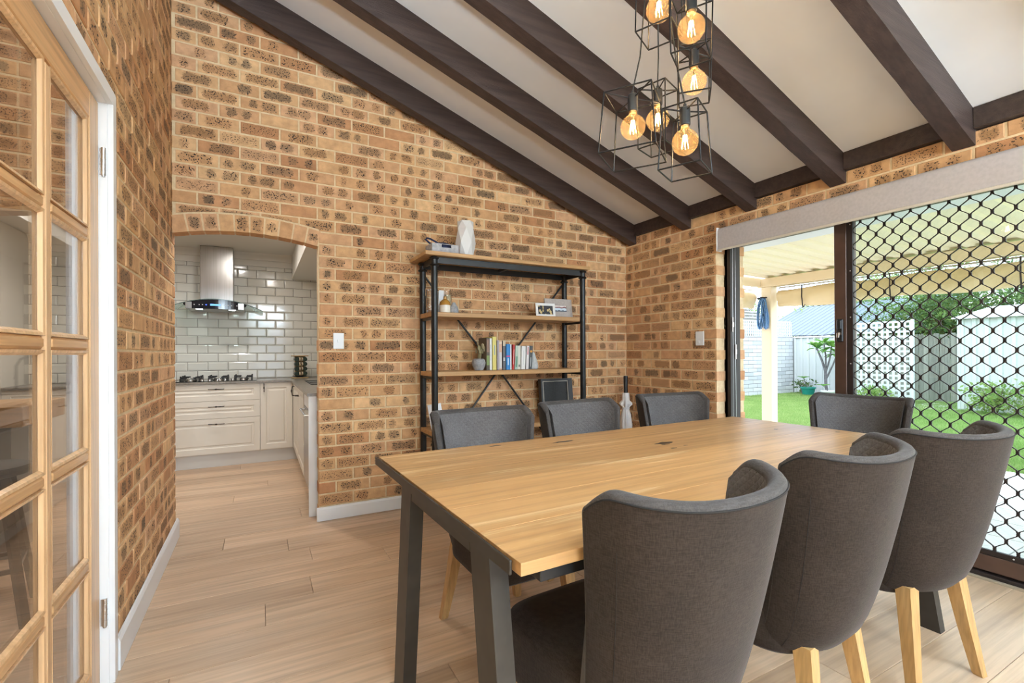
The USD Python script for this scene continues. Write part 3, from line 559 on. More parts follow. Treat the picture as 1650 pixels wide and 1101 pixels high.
copy_of(c0, (1.535, 2.10, 0), 184, 'grey upholstered chair in front of the right half of the bookshelf')
copy_of(c0, (2.31, 2.165, 0), 173, 'grey upholstered chair at the far side, just right of the umbrella')
copy_of(c0, (3.145, 1.49, 0), 96, 'grey upholstered chair at the head of the table in front of the sliding door')

# ================================================================== bookshelf
shelf = thing('bookshelf', 'industrial bookshelf with oak boards and black pipe frame against the brick wall', 'bookshelf', (0, 0, 0))
SX0, SX1, SYF, SYR = 1.12, 2.452, 3.285, 3.562
TOPZ = 1.9335; LEV = [1.504, 1.064, .628, .19]
obj('top_board', bb(1.035, 2.485, 3.222, 3.612, TOPZ-.028, TOPZ, .002), M['oaks'], shelf)
for z in LEV:
    obj('shelf_board', bb(1.098, 2.425, 3.292, 3.585, z-.034, z, .002), M['oaks'], shelf)
for x in (SX0, SX1):
    for y in (SYF, SYR):
        obj('post', cyl((x, y, 0.012), (x, y, TOPZ-.029), .0235, 20), M['blackm'], shelf, smooth=40)
        ring = lambda z: lathe([(.0236, z-.008), (.033, z-.006), (.0365, z), (.033, z+.006), (.0236, z+.008)], 20, (x, y, 0))
        [obj('collar', ring(q), M['blackm'], shelf, smooth=40) for q in (TOPZ-.040, TOPZ-.090)]
        obj('foot', lathe([(.0, 0), (.027, 0), (.027, .01), (.0236, .0125)], 20, (x, y, 0)), M['black'], shelf, smooth=40)
    z = TOPZ-.0285
    obj('end_rail', bb(x-.006, x+.006, SYF+.022, SYR-.022, z-.046, z, .001), M['black'], shelf)
    for zz in LEV: obj('end_rail', bb(x-.011, x+.011, SYF+.0205, SYR-.0205, zz-.034-.020, zz-.0345, .002), M['black'], shelf)
for y in (SYF, SYR): obj('long_rail', bb(SX0+.022, SX1-.022, y-.006, y+.006, TOPZ-.0285-.046, TOPZ-.0285, .001), M['black'], shelf)
obj('middle_rail', bb(1.775, 1.80, SYF+.008, SYR-.008, TOPZ-.052, TOPZ-.029), M['black'], shelf)
mid = (SX0+SX1)/2
for x, z in ((SX0, 1.815), (SX1, 1.815), (SX0, .22), (SX1, .22)):
    s = 1 if x < mid else -1
    obj('brace', tube([(mid-s*.012, SYR+.016, 1.045), (x+s*.012, SYR+.016, z)], .0085, 8), M['black'], shelf, smooth=50)
# ---- what stands on it
def at(y): return y
M['porcelain'] = simple('matt_white_ceramic', (.72, .69, .665), .45)
v = thing('vase', 'tall faceted white vase on top of the bookshelf', 'vase', (1.423, 3.42, TOPZ))
L = []
for z, r, a in ((0, .058, 0), (.004, .061, 0), (.128, .080, -30), (.236, .068, -60), (.296, .063, -90), (.297, .056, -90), (.20, .05, -90)):
    an = np.radians(np.arange(6)*60+a+12); L.append(np.stack([r*np.cos(an), r*np.sin(an), np.full(6, z)], 1))
obj('body', loops(L), M['porcelain'], v)
M['weave'] = varied('grey_woven_paper', (.36, .35, .36), (.50, .49, .50), 40, .8)
b = thing('basket', 'small grey woven basket at the left end of the bookshelf top', 'basket', (1.222, 3.40, TOPZ))
bw, bd, bh, nst = .205, .15, .082, 6
obj('base', bb(-bw/2, bw/2, -bd/2, bd/2, 0, .004), M['weave'], b)
for j in range(3):
    for s in (-1, 1):
        z0, z1 = .004+j*.026, .004+j*.026+.0255
        if j == 2 and True:
            for x0, x1 in ((-bw/2, -.03), (.045, bw/2)): obj('strip', bb(x0, x1, s*bd/2-.003, s*bd/2+.003, z0, z1, .001), M['weave'], b)
        else: obj('strip', bb(-bw/2, bw/2, s*bd/2-.003, s*bd/2+.003, z0, z1, .001), M['weave'], b)
        obj('strip', bb(s*bw/2-.003, s*bw/2+.003, -bd/2, bd/2, z0, z1, .001), M['weave'], b)
for s in (-1, 1):
    for i in range(nst): 
        x = -bw/2+(i+.5)*bw/nst; top = .055 if -.04 < x < .055 else bh
        obj('strip', bb(x-.014, x+.014, s*(bd/2+.0032)-.001, s*(bd/2+.0032)+.001, .004+.026*(i % 2), min(top, .03+.026*(i % 2))), M['weave'], b)
obj('rim', [bb(-bw/2-.003, bw/2+.003, s*bd/2-.004, s*bd/2+.004, bh-.004, bh) for s in (-1, 1)]+[bb(s*bw/2-.004, s*bw/2+.004, -bd/2, bd/2, bh-.004, bh) for s in (-1, 1)], M['weave'], b)
M['navy'] = varied('navy_cloth', (.012, .017, .05), (.025, .033, .09), 30, .85)
st = thing('cloth_strap', 'navy cloth bag with a looped strap lying in the grey basket', 'bag', (1.222, 3.40, TOPZ+.006))
blob = sphere((0, 0, .055), 1, 3, (.085, .06, .048)); blob.vertices += .010*(meshkit.noise(blob.vertices*40, 3)[:, None]-.5); obj('body', blob, M['navy'], st, smooth=True)
obj('strap', tube([(-.03, -.02, .085), (-.06, -.02, .10), (-.095, -.01, .118), (-.12, 0, .125), (-.125, .01, .115), (-.10, .01, .095), (-.07, .0, .075), (-.05, 0, .06)], .007, 8), M['navy'], st, smooth=True)
# upper shelf
z1 = LEV[0]
GL = usdkit.material(stage, LK+'clear_glassware', {'p': ('principled_bsdf', {'base_color': (1, 1, 1), 'roughness': .03, 'transmission_weight': 1.0, 'ior': 1.45})}, [], surface='p.BSDF')
g = thing('beer_glass', 'tall empty beer glass behind the left front post of the bookshelf', 'glass', (1.135, 3.43, z1))
obj('bowl', lathe([(0, 0), (.027, 0), (.029, .006), (.024, .05), (.028, .10), (.037, .15), (.036, .185), (.0335, .185), (.0345, .15), (.0255, .10), (.0215, .05), (.022, .022), (0, .02)], 28), GL, g, smooth=40)
M['stone'] = varied('grey_stoneware', (.26, .26, .27), (.36, .355, .36), 60, .7)
M['honey'] = simple('honey_glaze', (.42, .20, .035), .2); M['creamg'] = simple('cream_glaze', (.70, .64, .55), .25)
j = thing('stoneware_jug', 'round jug with honey coloured neck and cream base', 'jug', (1.232, 3.37, z1))
obj('body', lathe([(0, 0), (.038, 0), (.041, .006), (.041, .058)], 28), M['creamg'], j, smooth=40); obj('shoulder', lathe([(.041, .0581), (.0415, .066), (.036, .085), (.022, .098), (.012, .106), (.011, .12), (.013, .124), (.009, .124), (.008, .11)], 28), M['honey'], j, smooth=40)
c = thing('glass_bottle', 'clear bottle with a cream paper inside, behind the honey jug', 'bottle', (1.302, 3.50, z1))
obj('glass', lathe([(0, 0), (.034, 0), (.038, .006), (.034, .10), (.027, .17), (.026, .192), (.028, .196), (.0245, .196), (.0245, .17), (.031, .10), (.035, .008), (0, .006)], 28), GL, c, smooth=40)
obj('paper', lathe([(.030, .010), (.0285, .10), (.0235, .155), (.0225, .155), (.0275, .10), (.029, .010)], 20), simple('cream_paper', (.62, .52, .33), .8), c, smooth=40, label='cream paper liner')
cd = thing('folded_card', 'white folded card leaning behind the honey jug', 'card', (1.248, 3.52, z1), 10)
obj('card', [rot(bb(-.022, .022, -.001, .001, .0, .19), 6, (1, 0, 0)), rot(bb(-.022, .022, .02, .022, .0, .19), -4, (1, 0, 0))], simple('card_white', (.78, .78, .78), .6), cd)
gv = thing('bud_vase', 'small pear shaped grey bud vase beside the honey jug', 'vase', (1.302, 3.365, z1))
obj('body', lathe([(0, 0), (.028, 0), (.034, .008), (.036, .024), (.029, .048), (.018, .066), (.012, .078), (.012, .082), (.008, .082), (.008, .06)], 24), M['stone'], gv, smooth=40)
def photo_material(name, kind):
    if kind == 'dark':
        n = {'tc': ('texture_coordinate', {}), 'm': ('mapping', {'scale': (34, 1, 30)}), 'v': ('voronoi_texture', {'scale': 1.0}), 'r': ('rgb_ramp', {'ramp': [(.0, (.66, .50, .22)), (.33, (.55, .42, .2)), (.40, (.03, .03, .035)), (1, (.05, .05, .06))]}), 'p': ('principled_bsdf', {'roughness': .3})}
        return usdkit.material(stage, LK+name, n, [('tc.object', 'm.vector'), ('m.vector', 'v.vector'), ('v.distance', 'r.fac'), ('r.color', 'p.base_color')], surface='p.BSDF')
    n = {'tc': ('texture_coordinate', {}), 's': ('separate_xyz', {}), 'n': ('noise_texture', {'scale': 30.0}), 'a': ('math', {'math_type': 'multiply_add', 'value2': .03}), 'mr': ('map_range', {'from_min': .068, 'from_max': .135}), 'r': ('rgb_ramp', {'ramp': [(0, (.10, .12, .15)), (.2, (.12, .15, .2)), (.25, (.55, .66, .75)), (.52, (.66, .74, .80)), (.57, (.10, .07, .09)), (.66, (.34, .12, .12)), (.74, (.66, .60, .58)), (1, (.75, .70, .66))]}), 'p': ('principled_bsdf', {'roughness': .3})}
    return usdkit.material(stage, LK+name, n, [('tc.object', 's.vector'), ('tc.object', 'n.vector'), ('n.fac', 'a.value1'), ('s.z', 'a.value3'), ('a.value', 'mr.value'), ('mr.result', 'r.fac'), ('r.color', 'p.base_color')], surface='p.BSDF')
def picture_frame(name, label, loc, w, h, border, t, mat, pic, rz, tilt, off=(0, 0)):
    f = thing(name, label, 'picture frame', loc, rz)
    tl = lambda m: rot(m, -tilt, (1, 0, 0))
    obj('frame', tl(cat_([bb(-w/2, w/2, 0, t, 0, border, .002), bb(-w/2, w/2, 0, t, h-border, h, .002), bb(-w/2, -w/2+border, 0, t, border, h-border, .002), bb(w/2-border, w/2, 0, t, border, h-border, .002), bb(-w/2+.002, w/2-.002, t*.5, t*.9, .002, h-.002)])), mat, f)
    obj('photo', tl(bb(-w/2+border-.001, w/2-border+.001, t*.35, t*.48, border-.001, h-border+.001)), pic, f)
    obj('strut', tl(bar((0, t*.9, h*.6), (0, t*.9+h*.35, h*.02), .03, .003)), M['black'], f)
    return f
picture_frame('picture_frame', 'small white framed photo with yellow figures, standing before the wide frame', (2.128, 3.36, z1), .185, .118, .022, .014, simple('frame_white', (.74, .72, .70), .4), photo_material('dark_group_photo', 'dark'), -4, 8)
M['taupe'] = varied('taupe_frame', (.42, .365, .33), (.48, .42, .385), 60, .6)
w2 = picture_frame('picture_frame', 'wide taupe frame with a small beach landscape photo, right end of the upper shelf', (2.318, 3.44, z1), .275, .172, .058, .016, M['taupe'], photo_material('shore_photo', 'land'), -3, 8)
# books
z2 = LEV[1]
def bk(name): return None
BOOKS = [  # x0, x1, top z, spine colour, label, lean
 (1.582, 1.612, 1.322, (.10, .075, .05), 'brown and green mottled book at the left end of the row of books', 0), (1.613, 1.637, 1.318, (.72, .71, .69), 'tall white book between the mottled book and the yellow book', 0), (1.638, 1.675, 1.331, (.70, .60, .17), 'tall yellow book on the middle shelf', 0),
 (1.678, 1.697, 1.302, (.42, .37, .40), 'slim mauve grey book right of the yellow book', 0), (1.698, 1.727, 1.300, (.70, .42, .28), 'book with orange and cream spine beside the mauve book', 0), (1.730, 1.757, 1.299, (.13, .13, .14), 'charcoal book with a cream top left of the blue book', 0),
 (1.759, 1.797, 1.272, (.03, .22, .55), 'bright blue book with a pink band', 0), (1.798, 1.815, 1.270, (.70, .69, .67), 'slim white book between the blue and the red book', 0), (1.8165, 1.836, 1.268, (.55, .045, .04), 'slim red book on the middle shelf', 2.5),
 (1.8385, 1.866, 1.260, (.42, .52, .44), 'pale book with a green picture on its spine', 2), (1.868, 1.897, 1.259, (.66, .62, .53), 'cream book right of the pale green one', 1.5), (1.899, 1.940, 1.255, (.72, .71, .68), 'thick white book right of the cream book', 2), (1.9425, 1.970, 1.258, (.70, .66, .65), 'white book with red lettering marks left of the dark grey book', 3),
 (1.974, 2.004, 1.258, (.07, .075, .08), 'dark grey book with an orange disc at the right end of the row', 4)]
PAGE = simple('paper_pages', (.70, .64, .52), .9)
def plain(name, c, r=.45): return simple(name, c, r)
for i, (x0, x1, zt_, c, lab, lean) in enumerate(BOOKS):
    w, h, d = x1-x0-.0012, zt_-z2, .15+.012*((i*7) % 4)
    b = thing('book', lab, 'book', (x0, 3.385+.004*((i*5) % 3), z2+.0002+(w*math.sin(math.radians(lean)) if lean else 0)), 0, 'books on the middle shelf')
    R = lambda m: rot(m, lean, (0, 1, 0))
    cm = plain(f'cover_{i}', c)
    obj('cover', R(cat_([bb(0, .003, 0, d, 0, h, .0008), bb(w-.003, w, 0, d, 0, h, .0008), bb(0, w, 0, .003, 0, h, .001)])), cm, b)
    obj('pages', R(bb(.003, w-.003, .003, d-.004, .003, h-.004)), PAGE, b)
    def band(za, zb, col, nm, xa=.1, xb=.9): obj('spine_print', R(bb(w*xa, w*xb, -.0004, .0002, h*za, h*zb)), plain(f'print_{i}_{nm}', col), b)
    if i == 0: band(.15, .45, (.22, .28, .09), 'a'); band(.55, .95, (.25, .14, .09), 'b')
    if i == 1: band(.3, .8, (.45, .45, .45), 'a', .4, .6)
    if i == 2: band(.45, .75, (.30, .38, .40), 'a', .4, .65)
    if i == 4: band(.05, .6, (.66, .64, .62), 'a'); band(.88, .96, (.74, .62, .45), 'b')
    if i == 5: band(.82, 1.0, (.62, .52, .36), 'a', .02, .98); band(.3, .42, (.5, .5, .5), 'b', .2, .8)
    if i == 6: band(.50, .55, (.62, .05, .22), 'a', .02, .98); band(.18, .45, (.55, .66, .75), 'b', .38, .62)
    if i == 8: band(.2, .8, (.72, .6, .58), 'a', .42, .6)
    if i == 9: band(.1, .55, (.09, .24, .16), 'a', .3, .8)
    if i == 10: band(.1, .2, (.15, .14, .13), 'a', .3, .8)
    if i == 11: band(.2, .8, (.55, .55, .55), 'a', .45, .55)
    if i == 12: band(.62, .95, (.45, .05, .05), 'a', .35, .65)
    if i == 13:
        obj('spine_print', R(mapped(lathe([(0, 0), (w*.36, 0), (w*.36, .0006), (0, .0006)], 18), (w/2, .0002, h*.76), (1, 0, 0), (0, 0, 1), (0, -1, 0))), plain('print_orange', (.70, .30, .04)), b); band(.1, .5, (.5, .5, .5), 'a', .4, .6)
p = thing('apple_pot', 'round grey stoneware pot holding dried stems, left of the books', 'pot', (1.522, 3.40, z2))
obj('pot', lathe([(0, 0), (.030, 0), (.036, .004), (.052, .038), (.055, .060), (.049, .083), (.036, .092), (.026, .090), (.028, .084), (.04, .076), (.042, .05), (0, .02)], 28), M['stone'], p, smooth=40)
M['stem'] = varied('dried_stem', (.30, .22, .13), (.24, .22, .10), 20, .8)
rgs = np.random.default_rng(5)
for k in range(12):
    dx, dy = rgs.uniform(-.035, .055), rgs.uniform(-.02, .03); hh = rgs.uniform(.15, .225)
    obj('stem', tube([(dx*.15, dy*.2, .05), (dx*.5, dy*.5, .05+hh*.5), (dx, dy, hh+.02)], [.003, .002, .0015], 5), M['stem'], p, smooth=True)
    obj('leaf', sphere((0, 0, 0), 1, 2, (.008, .003, .022)).apply_translation((dx, dy, hh)), M['stem'], p, smooth=True)
bv = thing('bud_vase', 'pale grey teardrop vase behind the right end of the books', 'vase', (2.040, 3.43, z2))
obj('body', lathe([(0, 0), (.036, 0), (.042, .006), (.043, .03), (.034, .07), (.02, .11), (.011, .138), (.011, .142), (.007, .142), (.007, .11)], 24), varied('pale_stoneware', (.42, .43, .43), (.52, .53, .53), 50, .6), bv, smooth=40)
# lower shelf
z3 = LEV[2]
bf = thing('picture_frame', 'large black frame with a black panel on the lower shelf', 'picture frame', (2.318, 3.46, z3), -2)
w, h = .325, .345; tl = lambda m: rot(m, -6, (1, 0, 0))
obj('frame', tl(cat_([bb(-w/2, w/2, 0, .05, 0, .02, .002), bb(-w/2, w/2, 0, .05, h-.02, h, .002), bb(-w/2, -w/2+.02, 0, .05, .02, h-.02, .002), bb(w/2-.045, w/2, 0, .05, .02, h-.02, .002)])), M['black'], bf)
obj('inner_strip', tl(cat_([bb(-w/2+.02, w/2-.045, .004, .012, .02, .026), bb(-w/2+.02, w/2-.045, .004, .012, h-.026, h-.02), bb(-w/2+.02, -w/2+.027, .004, .012, .026, h-.026), bb(w/2-.052, w/2-.045, .004, .012, .026, h-.026)])), simple('champagne_strip', (.36, .31, .25), .4, .5), bf, label='champagne coloured inner strip')
obj('panel', tl(bb(-w/2+.02, w/2-.045, .014, .02, .02, h-.02)), varied('black_card', (.010, .010, .009), (.018, .017, .016), 90, .6), bf)
mf = picture_frame('picture_frame', 'small silver frame leaning in front of the black panel', (2.262, 3.37, z3), .19, .13, .02, .014, simple('silver_frame', (.50, .47, .43), .25, .9), plain('pale_photo', (.66, .65, .62)), 3, 8)
cg = thing('greeting_card', 'white greeting card with a blue script ampersand on the lower shelf', 'card', (1.186, 3.40, z3), -8)
rc = lambda m: rot(m, -10, (1, 0, 0))
obj('card', rot(rc(bb(-.052, .052, 0, .003, 0, .19, .0008)), -8, (0, 1, 0)), plain('card_stock', (.74, .75, .78), .6), cg)
obj('print', rot(rc(mapped(meshkit.text_mesh('&', .07, .0008, True), (-.022, -.0001, .075), (1, 0, 0), (0, 0, 1), (0, -1, 0))), -8, (0, 1, 0)), plain('blue_ink', (.06, .07, .30), .5), cg, label='dark blue ampersand')
bx_ = thing('storage_box', 'grey cloth storage box on the lowest shelf of the bookshelf', 'box', (1.50, 3.43, LEV[3]))
obj('box', bb(-.17, .17, -.12, .12, 0, .2, .006), M['stone'], bx_)

# ================================================================== umbrella, switches, blind
u = thing('umbrella', 'furled white umbrella with a black handle standing in the brick corner', 'umbrella', (3.10, 3.475, 0), 0)
M['ucloth'] = varied('white_umbrella_cloth', (.68, .65, .64), (.74, .71, .70), 20, .7)
zt_ = lambda z: z
L = []
for z, r, f in ((.06, .006, 0), (.09, .02, .2), (.2, .035, .3), (.35, .050, .35), (.5, .055, .35), (.60, .044, .3), (.655, .030, .15), (.675, .033, .25), (.70, .052, .5), (.715, .048, .5), (.74, .034, .2), (.79, .033, .15), (.81, .030, .2), (.812, .008, 0)):
    an = np.arange(32)*2*PI/32; rr = r*(1+f*.45*np.cos(an*8+z*9)); L.append(np.stack([rr*np.cos(an), rr*np.sin(an), np.full(32, z)], 1))
obj('canopy', loops(L), M['ucloth'], u, smooth=40)
obj('strap', lathe([(.034, .652), (.0365, .656), (.0365, .668), (.034, .672)], 24), M['ucloth'], u, smooth=40)
obj('shaft', cyl((0, 0, 0), (0, 0, .84), .005, 10), M['chrome'], u, smooth=40)
obj('handle', lathe([(0, .806), (.018, .806), (.021, .815), (.020, .86), (.022, .96), (.019, .972), (0, .976)], 20), M['black'], u, smooth=40, label='black handle')
def switch(label, loc, rz, w, h, rocker):
    s = thing('light_switch', label, 'switch', loc, rz)
    obj('plate', bx((0, -.0045, 0), (w, .009, h), .003), M['white'], s)
    obj('rocker', bx((rocker[0], -.010, rocker[1]), (.011, .004, .020), .0015), M['white'], s)
switch('white light switch on the brick wall between the kitchen arch and the bookshelf', (.5045, YB-.001, 1.294), 0, .075, .116, (-.004, .0))
switch('white light switch on the brick wall right of the umbrella corner', (XR-.001, 2.726, 1.313), -90, .084, .118, (-.008, -.03))
bl = thing('roller_blind', 'pale mauve grey roller blind pulled up above the sliding door', 'blind', (0, 0, 0))
M['blind'] = varied('blind_fabric', (.45, .41, .405), (.50, .455, .45), 60, .75)
obj('fabric', bb(3.196, 3.200, .02, 2.512, 2.012, 2.158), M['blind'], bl)
obj('roll', cyl((3.222, .02, 2.16), (3.222, 2.512, 2.16), .021, 24), M['blind'], bl, smooth=40)
obj('bottom_rail', bb(3.191, 3.205, .02, 2.512, 1.996, 2.012, .003), simple('blind_rail', (.62, .56, .47), .4), bl)
obj('bracket', bb(3.19, XR+.001, 2.514, 2.520, 1.998, 2.185, .001), M['white'], bl); obj('bracket', bb(3.19, XR+.001, .012, .018, 2.10, 2.185, .001), M['white'], bl)

# ================================================================== sliding door
door1 = struct('door_1', 'brown aluminium sliding door with a black diamond security grille')
M['alu'] = varied('brown_aluminium', (.085, .048, .035), (.11, .064, .046), 8, .35, .3); M['alud'] = simple('dark_aluminium', (.018, .0105, .0085), .5)
M['track'] = simple('bright_track', (.72, .70, .70), .3, .6)
FX0, FX1 = 3.352, 3.470
obj('jamb_frame', [bb(FX0, FX0+.028, OY1-.05, OY1-.004, .0, OZ), bb(FX0+.034, FX0+.062, OY1-.05, OY1-.004, .0, OZ), bb(FX0+.068, FX1, OY1-.05, OY1-.004, 0, OZ), bb(FX0, FX1, OY1-.02, OY1-.003, 0, OZ)], M['alud'], door1)
for x in (FX0+.031, FX0+.065): obj('jamb_seal', bb(x-.0016, x+.0016, OY1-.049, OY1-.02, .0, OZ), M['track'], door1)
for x, z in ((FX0+.022, 1.42), (FX0+.058, 1.20)): obj('latch_keeper', [bb(x-.006, x+.006, OY1-.058, OY1-.05, z-.06, z+.06, .002), bb(x-.009, x+.009, OY1-.060, OY1-.05, z-.02, z+.02, .002)], M['chrome'], door1)
obj('sill_frame', [bb(FX0, FX1, OY0, OY1-.05, -.012, .030, .003), bb(FX0+.03, FX0+.036, OY0, OY1-.05, .028, .042), bb(FX0+.075, FX0+.081, OY0, OY1-.05, .028, .042)], M['alud'], door1)
obj('head_frame', bb(FX0, FX1, OY0, OY1-.05, OZ-.045, OZ), M['alu'], door1)
obj('threshold', bb(3.330, FX0-.0005, OY0, OY1-.01, -.012, .012, .003), simple('threshold_strip', (.30, .24, .17), .5), door1)
SY1 = 1.740; SXa, SXb = FX0+.006, FX0+.034
obj('stile', bb(SXa, SXb, 1.667, SY1, .045, OZ-.03, .003), M['alu'], door1)
obj('grille_frame', bb(SXa+.004, SXb-.004, 1.630, 1.6665, .09, OZ-.06, .002), M['alud'], door1)
obj('bottom_rail', bb(SXa, SXb, OY0+.01, 1.6665, .043, .125, .003), M['alu'], door1)
obj('grille_frame', bb(SXa+.004, SXb-.004, OY0+.05, 1.6295, .1255, .155, .002), M['alud'], door1)
obj('top_rail', bb(SXa, SXb, OY0+.01, 1.6665, OZ-.055, OZ-.046, .003), M['alu'], door1)
obj('stile', bb(SXa, SXb, OY0+.01, OY0+.08, .1255, OZ-.056, .003), M['alu'], door1)
obj('rivet', [sphere((SXa+.004, 1.645, z), .0042, 1) for z in (2.02, 1.72, 1.42, 1.12, .8, .5, .2)]+[sphere((SXa+.004, y, .14), .0042, 1) for y in (1.45, 1.2, .905, .6, .3)], M['track'], door1, smooth=True)
hd = obj('handle', [bb(SXa-.012, SXa, 1.684, 1.722, 1.262, 1.412, .005), bb(SXa-.020, SXa-.010, 1.690, 1.716, 1.345, 1.405, .004)], M['black'], door1, label='black latch plate')
obj('lock', [cyl((SXa-.020, 1.703, 1.315), (SXa-.011, 1.703, 1.315), .011, 14), bb(SXa-.026, SXa-.018, 1.699, 1.716, 1.290, 1.32, .002)], M['chrome'], hd, label='chrome lock lever')
# woven diamond grille: wavy bars pressed together at the knots
PY, PZ = .0875, .1035; gy0, gy1, gz0, gz1 = OY0+.078, 1.634, .150, OZ-.052; gx = (SXa+SXb)/2
yk0, zk0 = .934, 2.030
bars, kn = [], []
i0, i1 = int(math.floor((gy0-yk0)/PY))-1, int(math.ceil((gy1-yk0)/PY))+1
def clipz(p): return p
def zig(y, sgn):
    """one upright strand: swings from knot to knot to its neighbours"""
    zs = np.arange(zk0-20*PZ, zk0+3*PZ, PZ/8); u = (zs-zk0)/PZ*2*PI
    tri = np.cos(u)+.22*np.cos(3*u)-.02; tri = np.clip(tri, -1, 1)
    yy = y+sgn*(PY/4)*(1-tri*.94)-sgn*PY/4
    k = (zs > gz0-.001) & (zs < gz1+.001)
    return np.stack([np.full(k.sum(), gx), yy[k], zs[k]], 1)
strands = []
for i in range(i0*2, i1*2+1):
    y = yk0+(i+.5)*PY/2; s = 1 if i % 2 else -1
    p = zig(y, -s*1.0)
    p[:, 1] = y-s*(PY/4)*np.clip(np.cos((p[:, 2]-zk0)/PZ*2*PI)*1.18, -1, 1)*.93
    if p[:, 1].min() < gy0-.03 or p[:, 1].max() > gy1+.03: continue
    p[:, 1] = np.clip(p[:, 1], gy0, gy1)
    strands.append(p)
ms = []
for p in strands:
    q = [np.array([(x-.004, y-.0033, z), (x+.004, y-.0033, z), (x+.004, y+.0033, z), (x-.004, y+.0033, z)]) for x, y, z in p]; ms.append(loops(q))
for i in range(i0*2, i1*2+2):
    for k in range(-40, 5):
        y = yk0+i*PY/2; z = zk0+k*PZ+(0 if i % 2 else PZ/2)
        if gy0 < y < gy1 and gz0 < z < gz1: ms.append(mapped(lathe([(0, -.0055), (.0066, -.0055), (.0076, 0), (.0066, .0055), (0, .0055)], 8), (gx, y, z), (0, 1, 0), (0, 0, 1), (1, 0, 0)))
obj('grille', ms, M['alud'], door1, smooth=50, label='black diamond security grille')
# the glazed sash behind it
GX = FX0+.052
obj('glass_stile', bb(GX-.004, GX+.022, 1.640, 1.735, .045, OZ-.047, .003), M['alu'], door1); obj('glass_stile', bb(GX-.004, GX+.022, OY0+.01, OY0+.08, .045, OZ-.047, .003), M['alu'], door1)
obj('glass_rail', bb(GX-.004, GX+.022, OY0+.08, 1.640, .043, .125, .003), M['alu'], door1)
obj('pane', bb(GX+.006, GX+.011, OY0+.075, 1.645, .12, OZ-.047), pane('tinted_window_glass', (.90, .95, .92)), door1)

# ================================================================== pendant lamp
M['cord'] = simple('black_cord', (.012, .012, .012), .6); M['wire'] = simple('black_wire', (.016, .016, .017), .35, .3)
BG = usdkit.material(stage, LK+'amber_bulb_glass', {'t': ('transparent_bsdf', {'color': (1.0, .93, .78)}), 'g': ('principled_bsdf', {'base_color': (1, .95, .85), 'metallic': 1.0, 'roughness': .04}), **thin_fresnel(1.25)[0], 'k': ('math', {'math_type': 'multiply', 'value2': .45}), 'x': ('mix_closure', {}), 'tl': ('translucent_bsdf', {'color': (1, .66, .32)}), 'y': ('mix_closure', {'fac': .06})},
    thin_fresnel(1.25)[1]+[('f.fac', 'k.value1'), ('k.value', 'x.fac'), ('t.BSDF', 'x.closure1'), ('g.BSDF', 'x.closure2'), ('x.closure', 'y.closure1'), ('tl.BSDF', 'y.closure2')], surface='y.closure')
FIL = emit('glowing_filament', (1.0, .62, .26), 42.0); BRASS = simple('bulb_cap', (.65, .42, .22), .3, .9)
pend = thing('pendant_lamp', 'cluster pendant of six filament bulbs in black wire cube cages over the table', 'lamp', (1.40, 1.31, 0))
PO = np.array([1.40, 1.31, 0])
czx = ceil_z(1.40)
obj('canopy', loops([np.array([(r*math.cos(a), r*math.sin(a), czx+z-SL*r*math.cos(a)) for a in np.arange(32)*2*PI/32]) for r, z in ((.13, -.003), (.13, -.022), (.12, -.026))]), M['black'], pend, smooth=40)
BULBS = [  # centre, radius, cage yaw, cage top/bottom half sides, heights of top and bottom of the cage over the bulb centre
 ((1.293, 1.400, 2.085), 34, .089, .107, .117, -.120), ((1.487, 1.459, 2.185), 19, .061, .060, .127, -.125), ((1.405, 1.243, 1.987), 25, .063, .076, .119, -.110), ((1.541, 1.316, 2.285), 42.6, .061, .058, .125, -.064), ((1.362, 1.174, 2.357), 30, .062, .058, .115, -.100), ((1.321, 1.287, 2.487), 25, .062, .066, .110, -.095)]
